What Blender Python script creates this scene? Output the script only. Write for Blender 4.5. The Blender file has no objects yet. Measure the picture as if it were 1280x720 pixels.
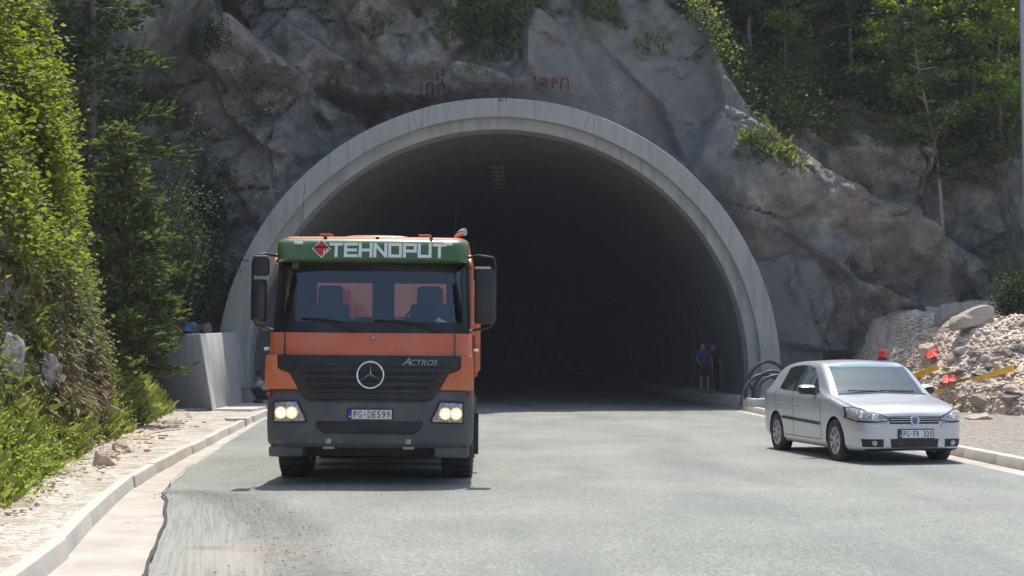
import bpy, bmesh, math, random
import numpy as np
from mathutils import Vector, Matrix, kdtree
from mathutils.bvhtree import BVHTree

# ------------------------------------------------------------------ camera, sky, sun, exposure
S = bpy.context.scene
COL = S.collection
F, CH = 1800.0, 1.52
AL = math.atan(91 / F)
cd = bpy.data.cameras.new('camera'); cam = bpy.data.objects.new('camera', cd); COL.objects.link(cam)
cam.location = (0, 0, CH); cam.rotation_euler = (math.pi / 2 + AL, 0, 0)
cd.sensor_width = 36; cd.lens = 36 * F / 1280; cd.clip_start = 0.1; cd.clip_end = 3000
S.camera = cam
SUN_EL, SUN_AZ = math.radians(73), math.radians(5)
w = bpy.data.worlds.new('World'); S.world = w; w.use_nodes = True
nt = w.node_tree
bg = nt.nodes['Background']
sky = nt.nodes.new('ShaderNodeTexSky'); sky.sky_type = 'NISHITA'; sky.sun_disc = False
sky.sun_elevation = SUN_EL; sky.sun_rotation = SUN_AZ % (2 * math.pi)
sky.air_density = 1.0; sky.dust_density = 2.0; sky.ozone_density = 1.0
nt.links.new(sky.outputs[0], bg.inputs[0]); bg.inputs[1].default_value = 0.14
sl = bpy.data.lights.new('sun', 'SUN'); sl.energy = 3.9; sl.angle = math.radians(0.5); sl.color = (1.0, 0.95, 0.87)
so = bpy.data.objects.new('sun', sl); COL.objects.link(so)
tosun = Vector((math.sin(SUN_AZ) * math.cos(SUN_EL), math.cos(SUN_AZ) * math.cos(SUN_EL), math.sin(SUN_EL)))
so.rotation_euler = (-tosun).to_track_quat('-Z', 'Y').to_euler(); so.location = (0, 60, 80)
S.view_settings.view_transform = 'Standard'; S.view_settings.look = 'None'
S.view_settings.gamma = 1.0; S.view_settings.use_curve_mapping = False
S.view_settings.exposure = 0.52
S.cycles.max_bounces = 8; S.cycles.transparent_max_bounces = 16
try:
    S.cycles.use_denoising = True
except Exception:
    pass

# ------------------------------------------------------------------ pixel (1280x720) -> point in the place
cA, sA = math.cos(AL), math.sin(AL)
def ray(px, py):
    v = 360 - py
    return Vector((px - 640, F * cA - v * sA, v * cA + F * sA))
def P(px, py, d):
    r = ray(px, py); return Vector((0, 0, CH)) + r * (d / r.y)
def G(px, py, z=0.0):
    r = ray(px, py); return Vector((0, 0, CH)) + r * ((z - CH) / r.z)

# ------------------------------------------------------------------ numpy noise
def _h(ix, iy, seed):
    h = (ix.astype(np.int64) * 374761393 + iy.astype(np.int64) * 668265263 + seed * 982451653) & 0xffffffff
    h = ((h ^ (h >> 13)) * 1274126177) & 0xffffffff
    h = ((h ^ (h >> 16)) * 2246822519) & 0xffffffff
    return ((h ^ (h >> 15)) & 0xffffff) / float(0xffffff)
def vn(x, y, seed=0):
    x = np.asarray(x, float); y = np.asarray(y, float)
    ix, iy = np.floor(x), np.floor(y); fx, fy = x - ix, y - iy
    fx = fx * fx * fx * (fx * (fx * 6 - 15) + 10); fy = fy * fy * fy * (fy * (fy * 6 - 15) + 10)
    a, b = _h(ix, iy, seed), _h(ix + 1, iy, seed); c, d = _h(ix, iy + 1, seed), _h(ix + 1, iy + 1, seed)
    return (a + (b - a) * fx) * (1 - fy) + (c + (d - c) * fx) * fy
def fbm(x, y, o=4, seed=0, gain=0.5):
    s, a, t = 0, 1.0, 0
    for k in range(o):
        s = s + a * (vn(x * 2 ** k + 17.3 * k, y * 2 ** k - 9.1 * k, seed + k) * 2 - 1); t += a; a *= gain
    return s / t
def ridged(x, y, o=4, seed=0):
    s, a, t = 0, 1.0, 0
    for k in range(o):
        s = s + a * (1 - np.abs(vn(x * 2 ** k + 3.7 * k, y * 2 ** k + 8.3 * k, seed + k) * 2 - 1)); t += a; a *= 0.5
    return s / t
def sst(a, b, x):
    t = np.clip((np.asarray(x, float) - a) / (b - a), 0, 1); return t * t * (3 - 2 * t)
def facets(x, y, n, box, seed, sx=1.0, sy=1.0, soft=14.0):
    """blocky fractured relief: every cell of a voronoi diagram is a tilted plane"""
    r = np.random.default_rng(seed)
    px = r.uniform(box[0], box[1], n); py = r.uniform(box[2], box[3], n)
    off = r.normal(0, 1, n); tx = r.normal(0, 1, n); ty = r.normal(0, 1, n)
    kd = kdtree.KDTree(n)
    for i in range(n): kd.insert((px[i] * sx, py[i] * sy, 0), i)
    kd.balance()
    out = np.empty(x.size); fx, fy = x.ravel(), y.ravel(); kk = soft
    for i in range(x.size):
        a = b = 0.0; d0 = None
        for (c, j, d) in kd.find_n((fx[i] * sx, fy[i] * sy, 0), 3):
            if d0 is None: d0 = d
            wq = math.exp(-kk * (d - d0)); a += wq * (off[j] + tx[j] * (fx[i] - px[j]) + ty[j] * (fy[i] - py[j])); b += wq
        out[i] = a / b
    return out.reshape(x.shape)
def cracks(x, y, n, box, seed, width):
    """grooves along the borders between voronoi cells: 1 in the groove, 0 away from it"""
    r = np.random.default_rng(seed); kd = kdtree.KDTree(n)
    for i in range(n): kd.insert((r.uniform(box[0], box[1]), r.uniform(box[2], box[3]), 0), i)
    kd.balance(); out = np.empty(x.size); fx, fy = x.ravel(), y.ravel()
    for i in range(x.size):
        q = kd.find_n((fx[i], fy[i], 0), 2); out[i] = (q[1][2] - q[0][2]) / width
    return np.exp(-out.reshape(x.shape) ** 2)

# ------------------------------------------------------------------ object helpers
def link(o, parent=None):
    COL.objects.link(o)
    if parent is not None: o.parent = parent
    return o
def set_props(o, label=None, cat=None, group=None, kind=None):
    if label: o['label'] = label
    if cat: o['category'] = cat
    if group: o['group'] = group
    if kind: o['kind'] = kind
    return o
def thing(name, label, cat, loc=(0, 0, 0), rz=0.0, group=None):
    o = bpy.data.objects.new(name, None); o.location = loc; o.rotation_euler = (0, 0, rz); o.empty_display_size = 0.2
    link(o); return set_props(o, label, cat, group)
def mesh_np(name, V, Fc):
    V = np.asarray(V, np.float32); Fc = np.asarray(Fc, np.int32)
    me = bpy.data.meshes.new(name); n, k = Fc.shape
    me.vertices.add(len(V)); me.vertices.foreach_set('co', V.ravel())
    me.loops.add(n * k); me.loops.foreach_set('vertex_index', Fc.ravel())
    me.polygons.add(n); me.polygons.foreach_set('loop_start', np.arange(0, n * k, k, dtype=np.int32))
    me.update(calc_edges=True); me.validate()
    return me
def shade(me, ang=None):
    me.polygons.foreach_set('use_smooth', np.ones(len(me.polygons), bool))
    if ang is not None: me.set_sharp_from_angle(angle=math.radians(ang))
def put(name, me, mat, parent=None, smooth=None):
    o = bpy.data.objects.new(name, me)
    if mat is not None and len(me.materials) == 0: me.materials.append(mat)
    if smooth is not None: shade(me, smooth)
    return link(o, parent)
def grid_faces(nu, nv):
    i = np.arange((nu - 1) * (nv - 1)); a = (i // (nv - 1)) * nv + i % (nv - 1)
    return np.stack([a, a + nv, a + nv + 1, a + 1], 1)

class MB:
    """collects plain shapes and links them as one mesh"""
    def __init__(s): s.v = []; s.f = []
    def add(s, vs, fs):
        b = len(s.v); s.v += [tuple(p) for p in vs]; s.f += [tuple(i + b for i in q) for q in fs]; return s
    def box(s, c, d, M=None):
        x, y, z = d[0] / 2, d[1] / 2, d[2] / 2
        vs = [Vector((i * x, j * y, k * z)) for i in (-1, 1) for j in (-1, 1) for k in (-1, 1)]
        if M is not None: vs = [M @ v for v in vs]
        vs = [v + Vector(c) for v in vs]
        return s.add(vs, [(0, 1, 3, 2), (4, 6, 7, 5), (0, 4, 5, 1), (2, 3, 7, 6), (0, 2, 6, 4), (1, 5, 7, 3)])
    def prism(s, poly, y0, y1, axis='y'):
        """polygon of (a, b) pairs pushed along an axis: y -> (a, y, b); x -> (y, a, b); z -> (a, b, y)"""
        m = {'y': lambda p, t: (p[0], t, p[1]), 'x': lambda p, t: (t, p[0], p[1]), 'z': lambda p, t: (p[0], p[1], t)}[axis]
        n = len(poly)
        vs = [m(p, y0) for p in poly] + [m(p, y1) for p in poly]
        return s.add(vs, [tuple(range(n))[::-1], tuple(range(n, 2 * n))] + [(i, (i + 1) % n, n + (i + 1) % n, n + i) for i in range(n)])
    def tube(s, pts, r, n=8, cap=True):
        pts = [Vector(p) for p in pts]; R = r if hasattr(r, '__len__') else [r] * len(pts)
        b = len(s.v); up = None
        for i, p in enumerate(pts):
            t = (pts[min(i + 1, len(pts) - 1)] - pts[max(i - 1, 0)]).normalized()
            if up is None:
                up = Vector((0, 0, 1)) if abs(t.z) < 0.9 else Vector((1, 0, 0))
            a = t.cross(up).normalized(); up = a.cross(t).normalized()
            for k in range(n):
                q = 2 * math.pi * k / n
                s.v.append(tuple(p + (a * math.cos(q) + up * math.sin(q)) * R[i]))
        for i in range(len(pts) - 1):
            for k in range(n):
                k2 = (k + 1) % n
                s.f.append((b + i * n + k, b + i * n + k2, b + (i + 1) * n + k2, b + (i + 1) * n + k))
        if cap:
            s.f.append(tuple(b + k for k in range(n))[::-1]); e = b + (len(pts) - 1) * n
            s.f.append(tuple(e + k for k in range(n)))
        return s
    def lathe(s, prof, c, axis='x', n=32):
        """(radius, along) profile turned about an axis"""
        b = len(s.v); m = len(prof)
        for k in range(n):
            q = 2 * math.pi * k / n; cs, sn = math.cos(q), math.sin(q)
            for (r, t) in prof:
                p = {'x': (t, r * cs, r * sn), 'y': (r * cs, t, r * sn), 'z': (r * cs, r * sn, t)}[axis]
                s.v.append((p[0] + c[0], p[1] + c[1], p[2] + c[2]))
        for k in range(n):
            k2 = (k + 1) % n
            for i in range(m - 1):
                s.f.append((b + k * m + i, b + k * m + i + 1, b + k2 * m + i + 1, b + k2 * m + i))
        return s
    def build(s, name, mat, parent=None, bevel=0.0, smooth=35, seg=2):
        me = bpy.data.meshes.new(name); bm = bmesh.new()
        bv = [bm.verts.new(p) for p in s.v]
        for q in s.f:
            try: bm.faces.new([bv[i] for i in q])
            except ValueError: pass
        bmesh.ops.remove_doubles(bm, verts=bm.verts, dist=1e-5)
        bmesh.ops.recalc_face_normals(bm, faces=bm.faces)
        if bevel > 0:
            es = [e for e in bm.edges if len(e.link_faces) == 2 and e.calc_face_angle(0) > 0.45]
            bmesh.ops.bevel(bm, geom=es, offset=bevel, segments=seg, profile=0.5, affect='EDGES', clamp_overlap=True)
        bm.to_mesh(me); bm.free()
        return put(name, me, mat, parent, smooth)

def text_mesh(txt, w, h, depth=0.004, shear=0.0):
    cu = bpy.data.curves.new('lettering', 'FONT'); cu.body = txt; cu.extrude = 0.5; cu.resolution_u = 3; cu.shear = shear
    o = bpy.data.objects.new('lettering', cu); COL.objects.link(o)
    me = bpy.data.meshes.new_from_object(o.evaluated_get(bpy.context.evaluated_depsgraph_get()))
    bpy.data.objects.remove(o); bpy.data.curves.remove(cu)
    V = np.array([v.co[:] for v in me.vertices])
    lo, hi = V.min(0), V.max(0)
    V = (V - (lo + hi) / 2) / (hi - lo)
    # lying in x-z facing -y
    W = np.stack([V[:, 0] * w, -V[:, 2] * depth, V[:, 1] * h], 1)
    me.vertices.foreach_set('co', W.astype(np.float32).ravel()); me.update()
    return me

# ------------------------------------------------------------------ materials
class NT:
    def __init__(s, name):
        s.m = bpy.data.materials.new(name); s.m.use_nodes = True; s.t = s.m.node_tree; s.t.nodes.clear()
        s.out = s.n('ShaderNodeOutputMaterial')
    def n(s, k, **kw):
        x = s.t.nodes.new(k)
        for a, b in kw.items(): setattr(x, a, b)
        return x
    def l(s, a, b): s.t.links.new(a, b)
    def sock(s, inp, v):
        if hasattr(v, 'links') or isinstance(v, bpy.types.NodeSocket): s.l(v, inp)
        else:
            if isinstance(v, tuple) and len(v) == 3: v = (*v, 1)
            inp.default_value = v
    def coord(s, kind='Object', scale=(1, 1, 1), rot=(0, 0, 0)):
        c = s.n('ShaderNodeTexCoord'); mp = s.n('ShaderNodeMapping')
        mp.inputs['Scale'].default_value = scale; mp.inputs['Rotation'].default_value = rot
        s.l(c.outputs[kind], mp.inputs[0]); return mp.outputs[0]
    def noise(s, vec, scale, detail=4, rough=0.55, out=0, dist=0.0):
        x = s.n('ShaderNodeTexNoise'); s.l(vec, x.inputs['Vector']); x.inputs['Scale'].default_value = scale
        x.inputs['Detail'].default_value = detail; x.inputs['Roughness'].default_value = rough
        x.inputs['Distortion'].default_value = dist
        return x.outputs[out]
    def vor(s, vec, scale, feature='F1', out='Distance', rnd=1.0):
        x = s.n('ShaderNodeTexVoronoi', feature=feature); s.l(vec, x.inputs['Vector']); x.inputs['Scale'].default_value = scale
        x.inputs['Randomness'].default_value = rnd; return x.outputs[out]
    def ramp(s, fac, stops):
        x = s.n('ShaderNodeValToRGB'); e = x.color_ramp.elements
        while len(e) < len(stops): e.new(0.5)
        for i, (p, c) in enumerate(stops):
            e[i].position = p; e[i].color = (*c, 1) if len(c) == 3 else c
        s.l(fac, x.inputs[0]); return x.outputs[0]
    def mix(s, f, a, b, mode='MIX'):
        x = s.n('ShaderNodeMix', data_type='RGBA', blend_type=mode)
        s.sock(x.inputs[0], f); s.sock(x.inputs[6], a); s.sock(x.inputs[7], b); return x.outputs[2]
    def math(s, op, a, b=None, clamp=False):
        x = s.n('ShaderNodeMath', operation=op, use_clamp=clamp); s.sock(x.inputs[0], a)
        if b is not None: s.sock(x.inputs[1], b)
        return x.outputs[0]
    def attr(s, name):
        return s.n('ShaderNodeAttribute', attribute_name=name).outputs['Fac']
    def bump(s, h, strength=0.5, dist=0.02, prev=None):
        x = s.n('ShaderNodeBump'); x.inputs['Strength'].default_value = strength; x.inputs['Distance'].default_value = dist
        s.l(h, x.inputs['Height'])
        if prev is not None: s.l(prev, x.inputs['Normal'])
        return x.outputs[0]
    def bsdf(s, color, rough=0.6, metal=0.0, normal=None, spec=0.5, coat=0.0, **kw):
        x = s.n('ShaderNodeBsdfPrincipled'); s.sock(x.inputs['Base Color'], color); s.sock(x.inputs['Roughness'], rough)
        s.sock(x.inputs['Metallic'], metal); x.inputs['Specular IOR Level'].default_value = spec
        x.inputs['Coat Weight'].default_value = coat; x.inputs['Coat Roughness'].default_value = 0.05
        for a, b in kw.items(): s.sock(x.inputs[a], b)
        if normal is not None: s.l(normal, x.inputs['Normal'])
        s.l(x.outputs[0], s.out.inputs[0]); return x

def simple(name, col, rough=0.5, metal=0.0, var=0.15, scale=6.0, bump=0.0, coat=0.0, spec=0.5, bscale=60.0, dirt=None):
    b = NT(name); v = b.coord()
    nz = b.noise(v, scale, 5)
    c = b.mix(nz, tuple(max(0, x * (1 - var)) for x in col), tuple(min(1, x * (1 + var)) for x in col))
    if dirt:
        d = b.ramp(b.noise(v, 2.3, 6, 0.65), [(0.45, (0, 0, 0)), (0.75, (dirt[3],) * 3)])
        c = b.mix(d, c, tuple(dirt[:3]))
    nrm = b.bump(b.noise(v, bscale, 4), bump, 0.01) if bump else None
    rr = b.math('ADD', b.math('MULTIPLY', nz, 0.12), rough - 0.06, True)
    b.bsdf(c, rr, metal, nrm, spec, coat)
    return b.m

M = {}
M['orange'] = simple('orange_paint', (0.62, 0.125, 0.036), 0.35, var=0.06, coat=0.4, dirt=(0.4, 0.3, 0.22, 0.35))
M['green'] = simple('green_paint', (0.055, 0.13, 0.035), 0.3, var=0.1, coat=0.4, dirt=(0.3, 0.28, 0.2, 0.2))
M['grey_plastic'] = simple('grey_plastic', (0.082, 0.085, 0.092), 0.55, var=0.1, bump=0.05, dirt=(0.3, 0.27, 0.23, 0.35))
M['black'] = simple('black_plastic', (0.012, 0.012, 0.014), 0.45, var=0.2, dirt=(0.1, 0.09, 0.08, 0.25))
M['rubber'] = simple('tyre_rubber', (0.018, 0.018, 0.018), 0.8, var=0.3, bump=0.3, dirt=(0.2, 0.18, 0.16, 0.5))
M['chrome'] = simple('chrome', (0.75, 0.75, 0.76), 0.15, 1.0, var=0.03)
M['steel'] = simple('steel', (0.35, 0.35, 0.36), 0.4, 0.9, var=0.15)
M['white'] = simple('white_lettering', (0.78, 0.78, 0.76), 0.45, var=0.04)
M['plate_white'] = simple('plate_white', (0.72, 0.72, 0.7), 0.4, var=0.05)
M['plate_blue'] = simple('plate_blue', (0.02, 0.05, 0.3), 0.4, var=0.05)
M['ink'] = simple('plate_black', (0.01, 0.01, 0.01), 0.5, var=0.1)
M['red'] = simple('red_plastic', (0.6, 0.03, 0.02), 0.3, var=0.1)
M['silver'] = simple('silver_paint', (0.56, 0.575, 0.61), 0.32, 0.45, var=0.02, coat=0.5)
M['interior'] = simple('dark_cloth', (0.05, 0.055, 0.062), 0.8, var=0.2, bump=0.1)
M['dash'] = simple('dashboard', (0.035, 0.04, 0.045), 0.6, var=0.2)
M['yellow'] = simple('yellow_paint', (0.85, 0.48, 0.04), 0.45, var=0.08, dirt=(0.4, 0.3, 0.2, 0.5))
M['wood'] = simple('weathered_timber', (0.38, 0.25, 0.16), 0.8, var=0.3, bump=0.3, scale=9)
M['red_cloth'] = simple('red_plastic_sheet', (0.75, 0.09, 0.07), 0.55, var=0.15, bump=0.3, bscale=20)
M['blue_cloth'] = simple('blue_plastic_sheet', (0.05, 0.22, 0.55), 0.5, var=0.2, bump=0.3, bscale=20)
M['hose'] = simple('black_hose', (0.02, 0.021, 0.024), 0.5, var=0.2, dirt=(0.2, 0.2, 0.2, 0.4))
M['pole'] = simple('galvanised_pole', (0.33, 0.36, 0.38), 0.5, 0.6, var=0.1)
M['skin'] = simple('skin', (0.27, 0.165, 0.115), 0.6, var=0.06)
M['hair'] = simple('dark_hair', (0.02, 0.015, 0.012), 0.7, var=0.2)
M['blue_shirt'] = simple('blue_cotton', (0.018, 0.03, 0.18), 0.85, var=0.1)
M['dark_cloth'] = simple('black_cotton', (0.014, 0.014, 0.018), 0.9, var=0.2)
M['red_shirt'] = simple('dark_maroon_cotton', (0.07, 0.018, 0.018), 0.9, var=0.2)
M['grey_shirt'] = simple('pale_grey_cotton', (0.4, 0.4, 0.4), 0.9, var=0.08)
M['shoe'] = simple('dark_shoe', (0.03, 0.028, 0.025), 0.7, var=0.2)
M['paint_red'] = simple('red_spray_paint', (0.17, 0.045, 0.055), 0.8, var=0.3, scale=14)
M['bark'] = simple('bark', (0.16, 0.13, 0.105), 0.9, var=0.4, bump=0.8, bscale=18)
M['pale_bark'] = simple('pale_bark', (0.30, 0.28, 0.25), 0.9, var=0.35, bump=0.6, bscale=18)
M['twig'] = simple('dry_twig', (0.24, 0.18, 0.13), 0.9, var=0.4)

def glass(name, tint, rough=0.02, mixf=0.35, refl=(0.9, 0.95, 1)):
    b = NT(name)
    tr = b.n('ShaderNodeBsdfTransparent'); tr.inputs[0].default_value = (*tint, 1)
    gl = b.n('ShaderNodeBsdfGlossy'); gl.inputs['Roughness'].default_value = rough; gl.inputs[0].default_value = (*refl, 1)
    fr = b.n('ShaderNodeFresnel'); fr.inputs[0].default_value = 1.5
    f = b.math('ADD', fr.outputs[0], mixf, True)
    mx = b.n('ShaderNodeMixShader'); b.l(f, mx.inputs[0]); b.l(tr.outputs[0], mx.inputs[1]); b.l(gl.outputs[0], mx.inputs[2])
    b.l(mx.outputs[0], b.out.inputs[0]); return b.m
M['windscreen'] = glass('windscreen_glass', (0.80, 0.90, 0.90), 0.03, 0.06)
M['clear_glass'] = glass('clear_glass', (0.95, 0.96, 0.96), 0.02, 0.0)
M['car_screen'] = glass('car_windscreen_glass', (0.76, 0.88, 0.86), 0.015, 0.16, (0.78, 0.97, 1.0))
M['lamp_glass'] = glass('lamp_glass', (0.9, 0.92, 0.93), 0.03, 0.08)
def car_glass():
    b = NT('car_glass'); v = b.coord()
    c = b.ramp(b.noise(v, 2.2, 1), [(0.35, (0.018, 0.025, 0.026)), (0.6, (0.045, 0.062, 0.06)), (0.75, (0.07, 0.09, 0.085))])
    x = b.bsdf(c, 0.03, 0.0, None, 1.0, 1.0); x.inputs['IOR'].default_value = 1.9; return b.m
M['car_glass'] = car_glass()
def lit(name, col, st):
    b = NT(name); e = b.n('ShaderNodeEmission'); e.inputs[0].default_value = (*col, 1); e.inputs[1].default_value = st
    b.l(e.outputs[0], b.out.inputs[0]); return b.m
M['headlamp'] = lit('headlamp_bulb', (1.0, 0.80, 0.52), 8.0)
M['headlamp_glow'] = lit('headlamp_glow_ring', (1.0, 0.5, 0.16), 1.0)  # emission put into the ring round each bulb for a warm glow
def headlight_lens():
    b = NT('headlight_lens'); v = b.coord()
    c = b.ramp(b.vor(v, 30), [(0.2, (0.52, 0.54, 0.56)), (0.6, (0.26, 0.27, 0.29))])
    b.bsdf(c, 0.15, 0.1, None, 0.8, 1.0); return b.m
M['headlight_lens'] = headlight_lens()

def concrete(name, a, c2, bump=0.25, streak=True, scale=1.0):
    b = NT(name); v = b.coord(); vs = b.coord(scale=(3.2, 3.2, 0.22))
    big = b.noise(v, 0.7 * scale, 6, 0.6); fine = b.noise(v, 22 * scale, 4)
    c = b.mix(b.ramp(big, [(0.3, (0, 0, 0)), (0.7, (1, 1, 1))]), a, c2)
    c = b.mix(b.math('MULTIPLY', fine, 0.25), c, tuple(x * 0.72 for x in a))
    if streak:
        st = b.ramp(b.noise(vs, 1.6, 5), [(0.5, (0, 0, 0)), (0.75, (0.75, 0.75, 0.75))])
        c = b.mix(st, c, tuple(x * 0.62 for x in a))
        wt = b.ramp(b.noise(vs, 1.1, 4), [(0.56, (0, 0, 0)), (0.72, (0.4, 0.4, 0.4))])
        c = b.mix(wt, c, (0.46, 0.45, 0.43))
    n1 = b.bump(big, bump, 0.05); n2 = b.bump(fine, bump, 0.008, n1)
    b.bsdf(c, 0.85, 0, n2, 0.3); return b.m
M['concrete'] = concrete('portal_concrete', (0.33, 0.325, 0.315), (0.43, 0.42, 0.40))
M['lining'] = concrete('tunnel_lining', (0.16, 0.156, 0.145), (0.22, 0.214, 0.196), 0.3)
M['wing'] = concrete('wing_wall_concrete', (0.50, 0.485, 0.46), (0.62, 0.60, 0.57))
M['kerb'] = concrete('kerb_concrete', (0.46, 0.43, 0.38), (0.58, 0.54, 0.48), 0.4, False, 3.0)
M['gutter'] = concrete('gutter_concrete', (0.36, 0.32, 0.275), (0.53, 0.485, 0.43), 0.5, False, 2.2)

def gravel(name, stops, s1=26.0, s2=90.0, bump=0.8):
    b = NT(name); v = b.coord()
    cell = b.vor(v, s1, 'F1', 'Color'); d = b.vor(v, s1)
    sep = b.n('ShaderNodeSeparateColor'); b.l(cell, sep.inputs[0])
    c = b.ramp(sep.outputs[0], stops)
    big = b.noise(v, 0.8, 5, 0.6)
    c = b.mix(b.math('MULTIPLY', big, 0.5), c, tuple(x * 0.75 for x in stops[len(stops) // 2][1]))
    n1 = b.bump(b.math('MULTIPLY', d, -1), bump, 0.03); n2 = b.bump(b.noise(v, s2, 4), 0.5, 0.01, n1)
    b.bsdf(c, 0.9, 0, n2, 0.25); return b.m
M['gravel'] = gravel('pale_gravel', [(0, (0.40, 0.36, 0.31)), (0.5, (0.56, 0.52, 0.46)), (1, (0.68, 0.65, 0.59))])
M['shoulder'] = gravel('shoulder_gravel', [(0, (0.19, 0.17, 0.145)), (0.5, (0.28, 0.255, 0.22)), (1, (0.4, 0.37, 0.33))], 18)
M['rubble'] = gravel('rubble_earth', [(0, (0.46, 0.37, 0.29)), (0.5, (0.62, 0.53, 0.45)), (1, (0.76, 0.70, 0.62))], 9, 40, 1.0)
M['earth'] = gravel('bank_earth', [(0, (0.15, 0.115, 0.085)), (0.5, (0.25, 0.205, 0.155)), (1, (0.36, 0.315, 0.25))], 9, 40, 1.0)

def rock(name, a, c2, d):
    b = NT(name); v = b.coord('Object')
    oi = b.n('ShaderNodeObjectInfo')
    big = b.noise(v, 1.6, 6, 0.6); c = b.ramp(big, [(0.25, d), (0.5, a), (0.75, c2)])
    c = b.mix(b.math('MULTIPLY', oi.outputs['Random'], 0.45), c, tuple(x * 0.7 for x in a))
    n1 = b.bump(b.noise(v, 7, 6, 0.65), 0.7, 0.06)
    b.bsdf(c, 0.9, 0, n1, 0.25); return b.m
M['rock'] = rock('limestone', (0.44, 0.38, 0.31), (0.56, 0.50, 0.43), (0.33, 0.26, 0.19))
M['grey_rock'] = rock('grey_limestone', (0.30, 0.28, 0.26), (0.40, 0.38, 0.35), (0.2, 0.18, 0.16))
M['rubble_stone'] = rock('rubble_stone', (0.56, 0.46, 0.37), (0.74, 0.67, 0.58), (0.40, 0.28, 0.19))
M['dark_stone'] = rock('dark_aggregate', (0.16, 0.165, 0.16), (0.24, 0.24, 0.235), (0.1, 0.1, 0.1))

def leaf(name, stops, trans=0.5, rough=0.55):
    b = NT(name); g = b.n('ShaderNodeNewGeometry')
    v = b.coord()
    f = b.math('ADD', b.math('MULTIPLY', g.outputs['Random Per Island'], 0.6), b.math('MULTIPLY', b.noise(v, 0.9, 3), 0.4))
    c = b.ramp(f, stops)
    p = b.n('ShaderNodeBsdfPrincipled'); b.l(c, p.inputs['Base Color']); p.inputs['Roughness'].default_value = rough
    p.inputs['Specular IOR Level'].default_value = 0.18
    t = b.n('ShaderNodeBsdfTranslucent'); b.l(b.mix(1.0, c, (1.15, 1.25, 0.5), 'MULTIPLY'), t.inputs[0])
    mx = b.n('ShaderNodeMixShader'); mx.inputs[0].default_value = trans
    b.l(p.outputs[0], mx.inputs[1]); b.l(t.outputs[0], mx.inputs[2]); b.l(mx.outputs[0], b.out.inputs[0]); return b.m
M['vine'] = leaf('vine_leaf', [(0.2, (0.09, 0.115, 0.022)), (0.5, (0.20, 0.235, 0.04)), (0.8, (0.32, 0.34, 0.07))])
M['olive'] = leaf('olive_leaf', [(0.2, (0.09, 0.11, 0.055)), (0.5, (0.16, 0.19, 0.085)), (0.8, (0.25, 0.275, 0.14))], 0.55)
M['dark_leaf'] = leaf('dark_leaf', [(0.2, (0.045, 0.07, 0.032)), (0.5, (0.08, 0.115, 0.05)), (0.8, (0.125, 0.165, 0.075))], 0.5)
M['shade_leaf'] = leaf('shade_leaf', [(0.2, (0.025, 0.04, 0.02)), (0.5, (0.042, 0.062, 0.03)), (0.8, (0.07, 0.095, 0.045))], 0.35)  # darker copy of dark_leaf, with the shade put into the colour
M['bright_leaf'] = leaf('bright_leaf', [(0.2, (0.15, 0.20, 0.045)), (0.5, (0.28, 0.35, 0.075)), (0.8, (0.40, 0.47, 0.12))], 0.6)
M['needle'] = leaf('pine_needle', [(0.2, (0.075, 0.10, 0.055)), (0.5, (0.14, 0.17, 0.085)), (0.8, (0.23, 0.255, 0.125))], 0.5)
M['grass'] = leaf('grass_blade', [(0.2, (0.10, 0.125, 0.045)), (0.45, (0.19, 0.225, 0.08)), (0.65, (0.30, 0.30, 0.14)), (0.85, (0.40, 0.36, 0.22))], 0.62)
M['dry'] = leaf('dry_stem', [(0.2, (0.13, 0.09, 0.06)), (0.5, (0.21, 0.16, 0.11)), (0.8, (0.32, 0.26, 0.19))], 0.2)

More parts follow.
